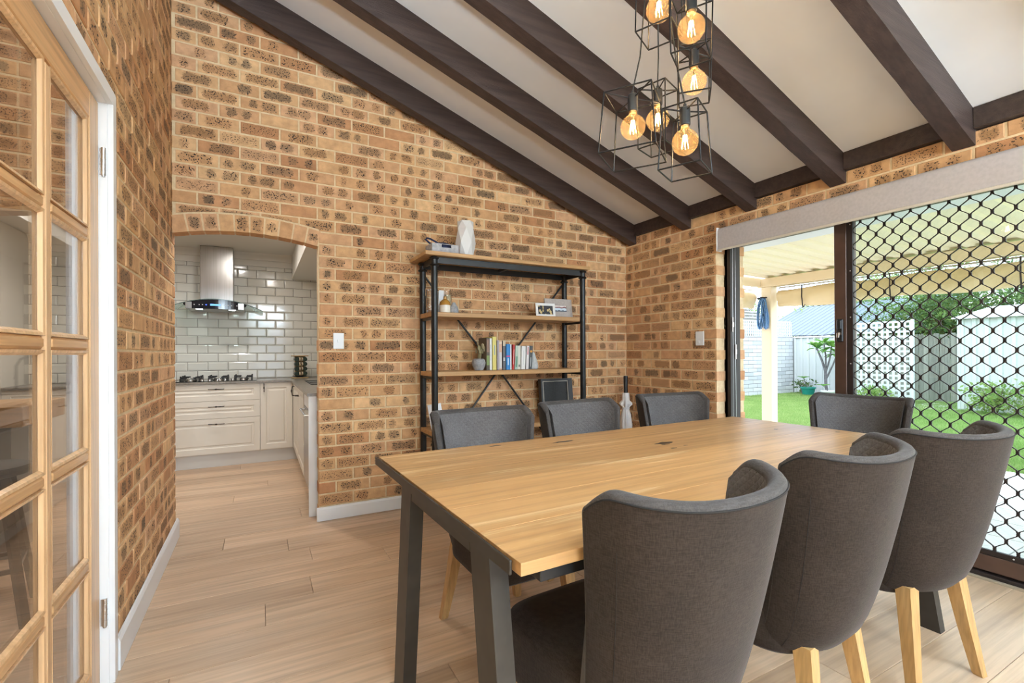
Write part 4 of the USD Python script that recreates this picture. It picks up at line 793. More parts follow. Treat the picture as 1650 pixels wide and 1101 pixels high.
for (c, yaw, ta, tb, zt1, zb1) in BULBS:
    c = np.array(c)-PO; R_ = .0475; zs = c[2]+R_*1.0
    cagez = lambda a, z: [np.array([c[0]+a*math.sqrt(2)*math.cos(math.radians(yaw+45+90*k)), c[1]+a*math.sqrt(2)*math.sin(math.radians(yaw+45+90*k)), c[2]+z]) for k in range(4)]
    A, B = cagez(ta, zt1), cagez(tb, zb1); seg = [(A[k], A[(k+1) % 4]) for k in range(4)]+[(B[k], B[(k+1) % 4]) for k in range(4)]+list(zip(A, B))
    hub = np.array([c[0], c[1], c[2]+zt1-.004]); seg += [(A[k], hub) for k in range(4)]
    cg_ = obj('cage', [tube([a, b], .0029, 6) for a, b in seg]+[sphere(p, .0026, 1) for p in A+B], M['wire'], pend, smooth=50)
    sk = obj('lamp_holder', lathe([(0, 0), (.0185, 0), (.0195, .003), (.0195, .062), (.016, .066), (.007, .068), (.006, .08), (0, .08)], 24, (c[0], c[1], c[2]+.062)), M['black'], pend, smooth=35)
    an = np.linspace(-PI/2, PI/2*.78, 16)
    prof = [(max(R_*math.cos(a), .0001), R_*math.sin(a)) for a in an]+[(.0165, R_*.985+.004), (.0145, R_+.012), (.0140, R_+.016)]
    bu = obj('bulb', lathe(prof, 28, (c[0], c[1], c[2])), BG, pend, smooth=True, label='amber globe bulb')
    obj('bulb_cap', lathe([(.0142, 0), (.0148, .003), (.0148, .012), (0, .012)], 20, (c[0], c[1], c[2]+R_+.004)), BRASS, bu, smooth=40)
    fz = []
    for k in range(6):
        a = math.radians(k*60+20); r1, r2 = .006, .0135
        fz.append(tube([(c[0]+r1*math.cos(a), c[1]+r1*math.sin(a), c[2]+.026), (c[0]+r2*math.cos(a+.3), c[1]+r2*math.sin(a+.3), c[2]-.022)], .00115, 5))
    obj('filament', fz, FIL, bu)
    obj('filament_stem', cyl((c[0], c[1], c[2]+.024), (c[0], c[1], c[2]+R_), .004, 8, .007), GL, bu)
    e = np.array([.055*math.cos(math.radians(yaw*5)), .055*math.sin(math.radians(yaw*5)), czx-.027])
    obj('cord', tube([c+np.array([0, 0, .142]), c*.72+e*.28+np.array([.004, 0, 0]), c*.35+e*.65, e], .003, 7), M['cord'], pend, smooth=True)
    l = UsdLux.SphereLight.Define(stage, f'{pend.GetPath()}/glow_{len(fz)}_{int(c[2]*1000)}'); l.CreateRadiusAttr(.004); l.AddTranslateOp().Set(Gf.Vec3d(*map(float, c))); l.CreateIntensityAttr(BULB_POWER*60); l.CreateColorAttr(Gf.Vec3f(1, .80, .58))
# ================================================================== kitchen
M['cab'] = simple('cream_cabinet', (.70, .645, .555), .38); M['kick'] = simple('white_kickboard', (.68, .65, .60), .4)
M['bench'] = varied('stone_benchtop', (.20, .175, .145), (.27, .24, .20), 60, .3); M['iron'] = simple('dark_handle', (.03, .027, .024), .4, .6)
M['inox'] = varied('brushed_steel', (.42, .41, .39), (.52, .51, .49), 4, .28, 1.0, stretch=(60, 60, .5))
def panel(x0, x1, z0, z1, y, fr=.055):
    """shaker front with a raised centre, facing -y at y"""
    L = []
    for ins, dy in ((0, .018), (0, 0), (fr, 0), (fr+.008, .006), (fr+.022, .0065), (fr+.034, .002)):
        i = min(ins, (z1-z0)/2-.005); L.append(np.array([(x0+ins, y+dy, z0+i), (x1-ins, y+dy, z0+i), (x1-ins, y+dy, z1-i), (x0+ins, y+dy, z1-i)]))
    return loops(L)
def bow(x, z, y, l=.14, vert=False):
    e = [( -l/2, 0), (-l/2, -.022), (-l/4, -.027), (-.012, -.029), (0, -.030), (.012, -.029), (l/4, -.027), (l/2, -.022), (l/2, 0)]; r = [.004, .004, .0035, .004, .0085, .004, .0035, .004, .004]
    return tube([((x, y+d, z+a) if vert else (x+a, y+d, z)) for a, d in e], r, 8)
YF = 5.86
k1 = thing('kitchen_cabinet', 'cream kitchen drawer unit with three wide drawers under the cooktop', 'kitchen cabinet', (0, 0, 0))
obj('carcass', bb(-.905, -.003, YF+.021, KY-.004, .14, .886), M['cab'], k1)
for z0, z1, hz in ((.706, .884, .832), (.522, .703, .648), (.152, .519, .464)):
    d = obj('drawer', panel(-.903, -.005, z0, z1, YF), M['cab'], k1); obj('handle', bow(-.411, hz, YF), M['iron'], d, smooth=40, label='dark bow handle')
k2 = thing('kitchen_cabinet', 'narrow cream kitchen cupboard right of the drawers', 'kitchen cabinet', (0, 0, 0))
obj('carcass', bb(-.0025, .345, YF+.021, KY-.004, .14, .886), M['cab'], k2)
d = obj('door', panel(-.001, .318, .152, .884, YF), M['cab'], k2); obj('handle', bow(.035, .83, YF, .09, True), M['iron'], d, smooth=40, label='dark drop handle')
k4 = thing('kitchen_cabinet', 'cream kitchen cupboard left of the drawers, hidden by the left wall', 'kitchen cabinet', (0, 0, 0))
obj('carcass', bb(-2.04, -.906, YF+.021, KY-.004, .14, .886), M['cab'], k4)
for a, b in ((-2.04, -1.475), (-1.472, -.907)): obj('door', panel(a, b, .152, .884, YF), M['cab'], k4)
k3 = thing('kitchen_cabinet', 'cream kitchen cupboard on the right run, seen edge on', 'kitchen cabinet', (0, 0, 0))
XF = .326
def tor(m): return mapped(m, (XF, 0, 0), (0, -1, 0), (1, 0, 0), (0, 0, 1))   # x along -y, y along +x
obj('carcass', bb(XF+.021, KX1-.002, 4.402, YF+.018, .14, .886), M['cab'], k3)
d = obj('door', tor(panel(-5.855, -5.13, .152, .884, 0)), M['cab'], k3); obj('handle', tor(bow(-5.62, .80, 0, .10, True)), M['iron'], d, smooth=40)
d = obj('door', tor(panel(-5.127, -4.405, .152, .884, 0)), M['cab'], k3); obj('handle', tor(bow(-4.95, .80, 0, .10)), M['iron'], d, smooth=40)
obj('kickboard', [bb(-2.04, XF+.075, YF+.06, YF+.075, 0, .138), bb(XF+.06, XF+.075, 3.79, YF+.059, 0, .138)], M['kick'], label='white kickboard under the kitchen cupboards', cat='kickboard')
dw = thing('dishwasher', 'stainless dishwasher at the end of the right hand kitchen run', 'dishwasher', (0, 0, 0))
obj('body', bb(XF+.03, KX1-.05, 3.795, 4.395, .10, .86), M['inox'], dw); obj('door', bb(XF+.002, XF+.0295, 3.797, 4.393, .14, .76, .004), M['inox'], dw)
obj('control_panel', bb(XF+.004, XF+.0295, 3.797, 4.393, .765, .862, .003), simple('white_appliance', (.7, .7, .7), .3), dw); obj('handle', tor(tube([(-4.34, 0.002, .735), (-4.34, -.03, .735), (-3.85, -.03, .735), (-3.85, .002, .735)], .008, 8)), M['chrome'], dw, smooth=40)
obj('end_panel', bb(.312, KX1-.002, 3.757, 3.776, 0, .886, .001), simple('end_panel_white', (.76, .745, .72), .35), label='white end panel beside the dishwasher', cat='panel')
obj('benchtop', prism(Polygon([(-2.04, YF-.02), (.302, YF-.02), (.302, 3.752), (KX1-.001, 3.752), (KX1-.001, KY-.003), (-2.04, KY-.003)]), .8875, .909), M['bench'], label='grey brown stone kitchen benchtop running round the corner', cat='benchtop')
ck = thing('cooktop', 'black glass gas cooktop with cast iron trivets', 'cooktop', (0, 0, 0))
obj('glass', bb(-.80, -.035, 5.915, 6.395, .9092, .9155, .002), simple('black_glass', (.012, .012, .013), .06), ck)
for x, y, r in ((-.655, 6.02, .038), (-.655, 6.28, .030), (-.405, 6.16, .05), (-.165, 6.02, .030), (-.165, 6.28, .038)):
    obj('burner', lathe([(0, 0), (r*1.25, 0), (r*1.2, .008), (r, .01), (r, .018), (r*.8, .022), (0, .022)], 20, (x, y, .9157)), M['chrome'], ck, smooth=30)
for x in (-.655, -.405, -.165):
    t = []; hw = .088
    for y0, y1 in ((5.95, 6.36),):
        t += [bb(x-hw, x-hw+.012, y0, y1, .9157, .945), bb(x+hw-.012, x+hw, y0, y1, .9157, .945)]
    for y in (6.0, 6.16, 6.31): t += [bb(x-hw+.012, x-.028, y-.006, y+.006, .943, .957), bb(x+.028, x+hw-.012, y-.006, y+.006, .943, .957), bb(x-hw-.001, x-hw+.013, y-.012, y+.012, .945, .968), bb(x+hw-.013, x+hw+.001, y-.012, y+.012, .945, .968)]
    obj('trivet', t, M['iron'], ck)
for i in range(5): obj('knob', lathe([(0, 0), (.017, 0), (.015, .018), (0, .019)], 16, (-.54+.07*i-.005, 5.94, .9157)), M['chrome'], ck, smooth=30)
hood = thing('range_hood', 'stainless chimney range hood with curved glass visor', 'range hood', (0, 0, 0))
hc = -.425
obj('chimney', bb(hc-.158, hc+.158, 6.19, KY-.010, 1.765, 2.408, .003), M['inox'], hood)
obj('body', bb(hc-.27, hc+.27, 5.985, KY-.010, 1.688, 1.762, .003), M['inox'], hood)
gz = lambda x: 1.792-.52*(x-hc)**2
xs = np.linspace(hc-.455, hc+.455, 25)
front = lambda x: 5.955+.11*((x-hc)/.455)**2
obj('visor', loops([np.array([(x, front(x), gz(x)), (x, KY-.012, gz(x)), (x, KY-.012, gz(x)+.006), (x, front(x), gz(x)+.006)]) for x in xs]), pane('visor_glass', (.80, .90, .88), 1.5), hood, smooth=40)
obj('visor_edge', loops([np.array([(x, front(x)-.001, gz(x)-.0005), (x, front(x)+.004, gz(x)-.0005), (x, front(x)+.004, gz(x)+.0065), (x, front(x)-.001, gz(x)+.0065)]) for x in xs]), simple('glass_edge', (.10, .14, .13), .15), hood, smooth=40)
xs = np.linspace(hc-.29, hc+.29, 21)
def zlow(x): return max(1.690, 1.690+(abs(x-hc)-.235)*.75)
cp = obj('control_strip', loops([np.array([(x, front(x)+.006, zlow(x)), (x, front(x)+.03, zlow(x)), (x, front(x)+.03, max(gz(x)-.001, zlow(x)+.001)), (x, front(x)+.006, max(gz(x)-.001, zlow(x)+.001))]) for x in xs]), simple('gloss_black', (.012, .013, .018), .12), hood)
yf = lambda x: front(x)+.0055
obj('display', bb(hc-.045, hc+.048, 5.9585, 5.961, 1.722, 1.742), emit('blue_display', (.12, .30, 1.0), 1.3), cp, label='blue lit display')
BTN = simple('button_grey', (.35, .35, .36), .3)
for q in (-.19, -.145, -.115, .09, .12, .15, .20): obj('button', cyl((hc+q, yf(hc+q)+.001, 1.731), (hc+q, yf(hc+q)-.002, 1.731), .006, 12), BTN, cp)
obj('power_button', cyl((hc-.082, 5.963, 1.731), (hc-.082, 5.9575, 1.731), .007, 12), emit('blue_button', (.05, .1, 1.0), 1.5), cp, label='blue lit button')
HL = emit('hood_lamp', (.75, 1.0, .93), 14.0)
for q in (-.15, .155): obj('lamp', cyl((hc+q, 6.04, 1.6835), (hc+q, 6.04, 1.6885), .032, 20), HL, hood)
rk = thing('spice_rack', 'small wooden spice rack in the corner of the kitchen bench', 'rack', (.42, 6.20, .9092), 8)
RW = simple('rack_wood', (.42, .28, .13), .5)
obj('base_plate', bb(-.085, .085, -.07, .07, 0, .012, .003), RW, rk); obj('lower_plate', bb(-.072, .072, -.06, .06, .020, .030, .003), M['black'], rk); obj('bearing', cyl((0, 0, .012), (0, 0, .02), .04, 16), M['black'], rk)
obj('top_plate', bb(-.085, .085, -.07, .07, .262, .272, .003), RW, rk); obj('column', [bb(-.008, .008, -.008, .008, .030, .262), bb(-.06, .06, -.003, .003, .030, .262)], RW, rk)
JB = simple('jar_dark_glass', (.015, .022, .016), .15); JL = simple('jar_label', (.46, .36, .24), .6); JC = simple('jar_lid', (.02, .035, .025), .3)
for r in range(4):
    for q, nm in ((-1, 'left'), (1, 'right')):
        j = thing('spice_jar', f'dark spice jar at the {nm} of the spice rack, {["lowest", "second", "third", "top"][r]} row', 'jar', (.42+q*.043, 6.20-.012+q*.006, .9092+.0575+r*.0565), 8, 'spice jars in the rack')
        obj('body', cyl((0, -.045, 0), (0, -.006, 0), .0255, 18), JB, j, smooth=40); obj('lid', cyl((0, -.062, 0), (0, -.0455, 0), .0265, 18), JC, j, smooth=40)
        obj('label', cyl((-q*.030-.008, -.048, 0), (-q*.030+.008, -.048, 0), .022, 14), JL, j, smooth=40, label='pale label')
sk = thing('sink', 'black inset sink in the right hand kitchen bench', 'sink', (.66, 5.15, .909))
obj('rim', [bb(-.24, .24, -.36, -.34, 0, .006), bb(-.24, .24, .34, .36, 0, .006), bb(-.24, -.22, -.34, .34, 0, .006), bb(.22, .24, -.34, .34, 0, .006), bb(-.24, .24, .0, .02, 0, .006)], M['black'], sk); obj('bowl', bb(-.219, .219, -.339, .339, .0005, .0025), simple('sink_bowl', (.05, .05, .05), .3), sk)
tp = thing('tap', 'black gooseneck kitchen tap behind the sink', 'tap', (.80, 5.62, .909), 180)
obj('spout', tube([(0, 0, 0), (0, 0, .2), (.03, 0, .26), (.09, 0, .285), (.15, 0, .26), (.17, 0, .2)], .011, 10), M['black'], tp, smooth=True); obj('lever', bar((0, .012, .08), (.01, .07, .10), .01, .008), M['black'], tp)
# the part of the kitchen seen through the glazed door
oc = thing('oven_tower', 'tall white cabinet with a built-in oven, seen through the glazed door', 'oven', (0, 0, 0))
obj('carcass', bb(-2.72, -2.045, 5.86, KY-.012, 0, 2.405), M['cab'], oc)
obj('upper_door', bb(-2.70, -2.06, 5.842, 5.859, 1.80, 2.30, .003), M['cab'], oc); obj('lower_door', bb(-2.70, -2.06, 5.842, 5.859, .15, .78, .003), M['cab'], oc)
ov = obj('oven_front', bb(-2.69, -2.07, 5.838, 5.859, 1.02, 1.60, .003), M['inox'], oc); obj('oven_glass', bb(-2.64, -2.12, 5.834, 5.8375, 1.08, 1.42), simple('oven_glass', (.015, .015, .016), .08), ov); obj('handle', tube([(-2.64, 5.838, 1.47), (-2.64, 5.80, 1.47), (-2.12, 5.80, 1.47), (-2.12, 5.838, 1.47)], .009, 8), M['chrome'], ov, smooth=40)
obj('microwave', bb(-2.69, -2.07, 5.838, 5.859, 1.61, 1.79, .003), simple('microwave_black', (.03, .03, .03), .2), oc)
br = thing('breakfast_bar', 'thick timber breakfast bar on a grey base, seen through the glazed door', 'bar', (0, 0, 0))
obj('top', bb(-3.3, -1.17, 3.60, 4.25, .80, .915, .004), M['oaks'], br); obj('base', bb(-3.3, -1.30, 3.85, 4.15, 0, .7995), varied('grey_panel', (.16, .15, .14), (.2, .19, .175), 3, .6), br)
so = thing('bar_stool', 'dark metal bar stool seen through the glazed door', 'stool', (-1.12, 2.98, 0), 12)
obj('seat', loops([np.array([(r*math.cos(a)*1.05, r*math.sin(a), z) for a in np.arange(28)*2*PI/28]) for r, z in ((.14, .655), (.168, .662), (.175, .68), (.168, .70), (.13, .695))]), M['black'], so, smooth=40)
for a in (45, 135, 225, 315):
    c_, s_ = math.cos(math.radians(a)), math.sin(math.radians(a)); obj('leg', bar((c_*.13, s_*.13, .66), (c_*.24, s_*.24, 0), .034, .02, (c_, s_, 0.3)), M['black'], so)
for a in (0, 90, 180, 270):
    c_, s_ = math.cos(math.radians(a)), math.sin(math.radians(a)); o = .20*.7071; obj('stretcher', bar((c_*o-s_*o, s_*o+c_*o, .25), (c_*o+s_*o, s_*o-c_*o, .25), .012, .02), M['black'], so)
# ================================================================== outside: patio
M['cream'] = simple('cream_paint', (.82, .66, .44), .5); M['creamroof'] = simple('cream_roof_sheet', (.90, .80, .58), .5)
M['soffit'] = simple('soffit_white', (.80, .80, .77), .6)
obj('trim_3', bb(3.575, 3.90, -3.6, 6.6, 2.112, 2.15), M['soffit'], kind='structure', label='white eave lining outside the sliding door')
obj('trim_4', bb(3.49, 3.574, OY0-.1, OY1+.1, 2.10, 2.112), M['soffit'], kind='structure', label='white lintel soffit over the sliding door')
pr_ = thing('patio_roof', 'cream patio roof of ribbed sheets on cream beams', 'patio roof', (0, 0, 0))
def ribbed(n, pitch, h, prof=((0, 0), (.55, 0), (.62, 1), (.93, 1))):
    return np.array([(k*pitch+a*pitch, b*h) for k in range(n) for a, b in prof]+[(n*pitch, 0)])
rz = lambda x: 2.300-.035*(x-3.9)
y = 1.0
while y < 4.1:
    P = ribbed(4, .19, .024); P = P[P[:, 0] <= 4.12-y+1e-6]
    L = [np.array([(x, y+a, rz(x)-b) for a, b in P]+[(x, y+a, rz(x)-b+.002) for a, b in P[::-1]]) for x in (3.91, 6.35)]
    obj('roof_sheet', loops(L), M['creamroof'], pr_); y += .76
for x in (6.03, 6.135): obj('beam', bb(x, x+.045, -1.5, 4.10, 2.075, rz(6.2)-.03, .002), M['cream'], pr_)
obj('end_beam', bb(3.92, 6.03, 4.055, 4.10, 2.085, rz(6.0)-.028, .002), M['cream'], pr_)
obj('house_beam', bb(3.905, 3.95, -1.5, 4.05, 2.16, rz(3.9)-.028, .002), M['cream'], pr_)
for xx in (4.6, 5.3): obj('purlin', bb(xx, xx+.04, 1.0, 4.05, rz(xx)+.004, rz(xx)+.06), M['cream'], pr_)
ps = thing('patio_post', 'cream timber post at the corner of the patio, behind the blue rope', 'post', (6.105, 3.985, 0))
obj('post', bx((0, 0, 1.007), (.14, .14, 2.134), .006), M['cream'], ps)
obj('base_plate', bb(-.08, .08, -.08, .08, -.0595, -.05), M['chrome'], ps)
M['canvas'] = varied('cream_canvas', (.74, .57, .33), (.82, .65, .40), 3, .85)
def canvas(name, p0, p1, label, seed, zt_=2.03, zb_=1.80, sag=.03):
    t = thing(name, label, 'blind', (0, 0, 0)); p0, p1 = np.array(p0, float), np.array(p1, float); d = p1-p0; n = np.array([-d[1], d[0], 0])/np.linalg.norm(d); rg = np.random.default_rng(seed); L = []
    for s in np.linspace(0, 1, 40):
        c = p0+d*s; w = .05+.012*math.sin(s*37+seed)+.01*math.sin(s*91); zt2 = zt_-sag*math.sin(s*PI*3+seed)**2*.6; zb2 = zb_-sag*math.sin(s*PI*2.2)**2
        an = np.linspace(0, 2*PI, 20, endpoint=False); q = [c+n*(w*np.cos(a)*(1+.25*math.sin(a*3+s*25)))+np.array([0, 0, (zt2+zb2)/2+(zt2-zb2)/2*np.sin(a)]) for a in an]; L.append(np.array(q))
    obj('canvas', loops(L), M['canvas'], t, smooth=True)
    obj('rail', tube([p0+[0, 0, 2.052], p1+[0, 0, 2.052]], .008, 8), M['chrome'], t, smooth=True)
    for s in (.12, .45, .8):
        c = p0+d*s; obj('strap', tube([c-n*.075+[0, 0, 2.05], c-n*.08+[0, 0, 1.9], c-n*.06+[0, 0, zb_-.04], c+n*.07+[0, 0, 1.85]], .007, 6), M['alud'], t, smooth=True)
    return t
canvas('canvas_blind', (6.13, 3.86, 0), (6.13, 1.0, 0), 'rolled cream canvas blind hanging along the front beam of the patio', 1)
canvas('canvas_blind', (3.95, 4.16, 0), (5.99, 4.16, 0), 'rolled cream canvas blind left of the patio post', 2)
M['rope'] = varied('blue_rope', (.03, .16, .42), (.22, .34, .50), 120, .8)
rp = thing('rope', 'coiled blue rope hanging on the cream patio post', 'rope', (6.005, 4.005, 0)); rg = np.random.default_rng(3); ms = []
for k in range(22):
    a = np.linspace(0, 2*PI, 30, endpoint=False); side = -1 if k % 2 else 1; w = rg.uniform(.018, .034); h = rg.uniform(.17, .215); yo = side*rg.uniform(.018, .045); xo = -rg.uniform(.0, .03)
    ms.append(tube(np.stack([xo+.008*np.sin(a*2+k), yo*(1-.55*np.cos(a-PI/2)*.9)+w*np.cos(a), 1.715+h*np.sin(a)], 1), .006, 6, closed=True))
obj('coil', ms, M['rope'], rp, smooth=True, kind='stuff'); obj('tie', tube([(-.04, .0, 1.93), (-.045, .05, 1.92), (-.02, .06, 1.915), (.0, .02, 1.93), (-.02, -.06, 1.925), (-.045, -.04, 1.925), (-.04, 0, 1.93)], .009, 6), M['alud'], rp, smooth=True)
# paving and lawn
M['paver'] = usdkit.material(stage, LK+'pale_paver', {'oi': ('object_info', {}), 'tc': ('texture_coordinate', {}), 'n': ('noise_texture', {'scale': 40.0, 'detail': 4.0}), 'r': ('rgb_ramp', {'ramp': [(0, (.66, .63, .59)), (1, (.76, .73, .69))]}), 'rn': ('rgb_ramp', {'ramp': [(.3, (.85, .85, .85)), (.7, (1, 1, 1))]}), 'x': ('mix_color', {'blend_type': 'multiply', 'fac': 1.0}), 'p': ('principled_bsdf', {'roughness': .8})},
    [('oi.random', 'r.fac'), ('tc.object', 'n.vector'), ('n.fac', 'rn.fac'), ('r.color', 'x.a'), ('rn.color', 'x.b'), ('x.result', 'p.base_color')], surface='p.BSDF')
pav = struct('paving', 'pale concrete pavers of the patio')
obj('bed', bb(3.575, 6.9, -6, 10, -.16, -.075), M['plaster'], pav)
for i in range(8):
    for j in range(11):
        x0, y0 = 3.58+.41*i, .3+.41*j; obj('paver', bx((x0+.2025, y0+.2025, -.072), (.403, .403, .025), .003), M['paver'], pav)
obj('pavers', [bx((3.58+.41*i+.2025, yy+.2025, -.072), (.403, .403, .025), 0) for i in range(8) for yy in [.3-.41*k for k in range(1, 9)]+[.3+.41*(11+k) for k in range(10)]], M['paver'], pav, kind='stuff')
M['turf'] = varied('turf', (.20, .30, .09), (.28, .38, .13), 9, .9, bump=.4, bscale=60)
obj('turf_base', bb(6.9, 40, -20, 30, -.3, -.115), M['turf'], kind='structure', label='ground under the grass')
GR = usdkit.material(stage, LK+'grass_blade', {'oi': ('object_info', {}), 'r': ('rgb_ramp', {'ramp': [(0, (.20, .32, .09)), (.6, (.30, .43, .13)), (1, (.42, .50, .20))]}), 'd': ('diffuse_bsdf', {}), 't': ('translucent_bsdf', {}), 'x': ('mix_closure', {'fac': .35})}, [('oi.random', 'r.fac'), ('r.color', 'd.color'), ('r.color', 't.color'), ('d.BSDF', 'x.closure1'), ('t.BSDF', 'x.closure2')], surface='x.closure')
def instancer(parent_path, name, protos, mat, pos, yaw, scl, kind='stuff', label=None, cat=None):
    pi = UsdGeom.PointInstancer.Define(stage, f'{parent_path}/{name}'); rel = pi.CreatePrototypesRel()
    for k, m in enumerate(protos):
        g = usdkit.mesh(stage, f'{parent_path}/{name}/piece_{k}', m, mat); rel.AddTarget(g.GetPath())
    n = len(pos); pi.CreatePositionsAttr(Vt.Vec3fArray.FromNumpy(np.asarray(pos, np.float32))); pi.CreateProtoIndicesAttr(Vt.IntArray.FromNumpy((np.arange(n) % len(protos)).astype(np.int32)))
    pi.CreateOrientationsAttr(Vt.QuathArray([Gf.Quath(float(math.cos(a/2)), 0, 0, float(math.sin(a/2))) for a in yaw])); pi.CreateScalesAttr(Vt.Vec3fArray.FromNumpy(np.repeat(np.asarray(scl, np.float32)[:, None], 3, 1)))
    return setd(pi.GetPrim(), label, cat, None, kind)
rg = np.random.default_rng(17)
def clump(n):
    V, F = [], []
    for k in range(n):
        b = np.array([rg.uniform(-.13, .13), rg.uniform(-.13, .13), 0]); a = rg.uniform(0, 2*PI); l = np.array([math.cos(a), math.sin(a), 0]); h = rg.uniform(.03, .065); w = .004*np.array([-l[1], l[0], 0]); i = len(V)
        V += [b-w, b+w, b+l*h*.5+[0, 0, h]]; F.append((i, i+1, i+2))
    return (np.array(V), np.array(F))
pos = []
while len(pos) < 7500:
    x = 6.92+8.0*rg.random()**1.3; yy = rg.uniform(.28*x-.2, .73*x)
    if yy < 8.8 and x < 14.9: pos.append((x, yy, -.116))
pos = np.array(pos); instancer('/World', 'lawn_grass', [clump(70) for _ in range(4)], GR, pos, rg.uniform(0, 2*PI, len(pos)), rg.uniform(.7, 1.2, len(pos)), label='short green lawn grass beyond the patio', cat='grass')
# fences
M['colorbond'] = simple('pale_steel_fence', (.56, .58, .56), .5); M['greytimber'] = wood('grey_fence_timber', [(.25, (.22, .21, .175)), (.5, (.29, .28, .235)), (.78, (.36, .345, .295))], 2, .6, .9, .2)
fe = thing('steel_fence', 'pale cream ribbed steel fence behind the potted plants', 'fence', (0, 0, 0))
for k in range(1):
    y0 = 8.98-1.6*(k+1); P = ribbed(8, .195, .035)
    L = [np.array([(15.0-b, y0+.02+a, z) for a, b in P]+[(15.004-b, y0+.02+a, z) for a, b in P[::-1]]) for z in (-.11, 1.62)]
    obj('panel', loops(L), M['colorbond'], fe); obj('post', bb(14.96, 15.03, y0-.02, y0+.02, -.12, 1.66), M['colorbond'], fe)
    obj('rail', bb(14.95, 15.02, y0+.02, y0+1.58, 1.62, 1.655), M['colorbond'], fe)
tf = thing('timber_fence', 'weathered grey paling fence between the lattice and the shed', 'fence', (0, 0, 0))
for k in range(27): obj('paling', bx((15.6+.012*(k % 2), 7.36-.11*k, .76+.02*math.sin(k*2.1)), (.02, .105, 1.76), .002), M['greytimber'], tf)
for z in (.2, 1.3): obj('rail', bb(15.62, 15.67, 4.45, 7.40, z, z+.08), M['greytimber'], tf)
def lattice(t, p0, ux, w, h, z0, mat, n, m, bw):
    for k in range(n+1):
        c = np.array(p0)+np.array(ux)*(w*k/n); obj('upright_slat', bar(c+[0, 0, z0], c+[0, 0, z0+h], bw, .012, (-ux[1], ux[0], 0)), mat, t)
    for k in range(m+1):
        z = z0+h*k/m; a = np.array(p0)+[0, 0, z]; nrm = np.array([-ux[1], ux[0], 0])*.0125; obj('cross_slat', bar(a+nrm, a+nrm+np.array(ux)*w, .012, bw, (0, 0, 1)), mat, t)
M['lat'] = simple('white_lattice', (.60, .62, .62), .5)
lt = thing('lattice_screen', 'white square lattice screen in front of the fence, seen through the door grille', 'lattice', (0, 0, 0))
lattice(lt, (13.0, 6.35, 0), (0, -1.0, 0), 1.22, 1.93, -.06, M['lat'], 11, 17, .05)
obj('post', bb(12.97, 13.03, 5.07, 5.12, -.12, 1.92), M['lat'], lt)
nb_ = thing('garden_wall', 'pale grey painted brick boundary wall at the left of the garden', 'wall', (0, 0, 0))
M['pbrick'] = usdkit.material(stage, LK+'painted_brick', {'oi': ('object_info', {}), 'r': ('rgb_ramp', {'ramp': [(0, (.50, .51, .52)), (1, (.64, .64, .63))]}), 'p': ('principled_bsdf', {'roughness': .85})}, [('oi.random', 'r.fac'), ('r.color', 'p.base_color')], surface='p.BSDF')
obj('mortar_bed', bb(11.2, 15.1, 9.008, 9.11, -.12, 1.64), simple('dark_mortar', (.22, .22, .22), .9), nb_)
bb_ = []
for r in range(15):
    for c in range(10):
        x0 = 11.2+(.2 if r % 2 else 0)+.4*c; x1 = min(x0+.388, 15.0)
        if x1-x0 > .05: obj('brick', bx(((x0+x1)/2, 9.02, -.06+.1165*r), (x1-x0, .04, .106), .004), M['pbrick'], nb_)
l2 = thing('lattice_screen', 'white lattice strip on top of the grey brick boundary wall', 'lattice', (0, 0, 0))
lattice(l2, (11.3, 9.06, 0), (1.0, 0, 0), 3.7, .47, 1.66, M['lat'], 40, 5, .045)
# neighbours' roofs
M['tilep'] = varied('pale_roof_tile', (.22, .20, .18), (.30, .27, .25), 12, .8)
h1 = thing('neighbour_roof', 'pale tiled roof of the neighbouring house above the lattice', 'roof', (0, 0, 0))
for r in range(9):
    z0, y0 = 2.05+.16*r, 11.4+.30*r; obj('tile_course', loops([np.array([(x, y0, z0), (x, y0, z0+.03), (x, y0+.36, z0+.16), (x, y0+.36, z0+.15)]) for x in (9.5+.12*r, 19.0)]), M['tilep'], h1)
obj('fascia', bb(9.4, 19, 11.36, 11.40, 1.90, 2.06), simple('blue_grey_fascia', (.30, .36, .40), .5), h1); obj('house_wall', bb(9.8, 18.8, 11.8, 12, -.1, 2.0), M['plaster'], h1)
h2 = thing('neighbour_shed_roof', 'pale blue grey metal roof behind the steel fence', 'roof', (0, 0, 0))
P = ribbed(26, .20, .02); obj('roof_sheet', loops([np.array([(x, 6.2+a, z+b) for a, b in P]+[(x, 6.2+a, z+b-.01) for a, b in P[::-1]]) for x, z in ((16.2, 1.72), (19.5, 3.0))]), simple('blue_grey_sheet', (.19, .22, .245), .6), h2); obj('wall', bb(16.5, 19.3, 6.4, 11.2, -.1, 1.7), M['plaster'], h2)
sh = thing('garden_shed', 'pale ribbed steel garden shed at the right of the garden', 'shed', (0, 0, 0))
P = ribbed(15, .2, .03); obj('front_wall', loops([np.array([(13.5-b, 1.45+a, z) for a, b in P]+[(13.504-b, 1.45+a, z) for a, b in P[::-1]]) for z in (-.11, 1.88)]), M['colorbond'], sh)
obj('side_wall', [bb(13.504, 15.6, 4.43, 4.45, -.11, 1.90), bb(13.504, 15.6, 1.45, 1.47, -.11, 1.90)], M['colorbond'], sh); obj('corner_post', bb(13.46, 13.52, 4.43, 4.48, -.11, 1.9), M['colorbond'], sh); obj('roof', loops([np.array([(x, 1.35, z), (x, 4.55, z-.12*0), (x, 4.55, z+.03), (x, 1.35, z+.03)]) for x, z in ((13.38, 1.885), (15.7, 2.25))]), M['colorbond'], sh)
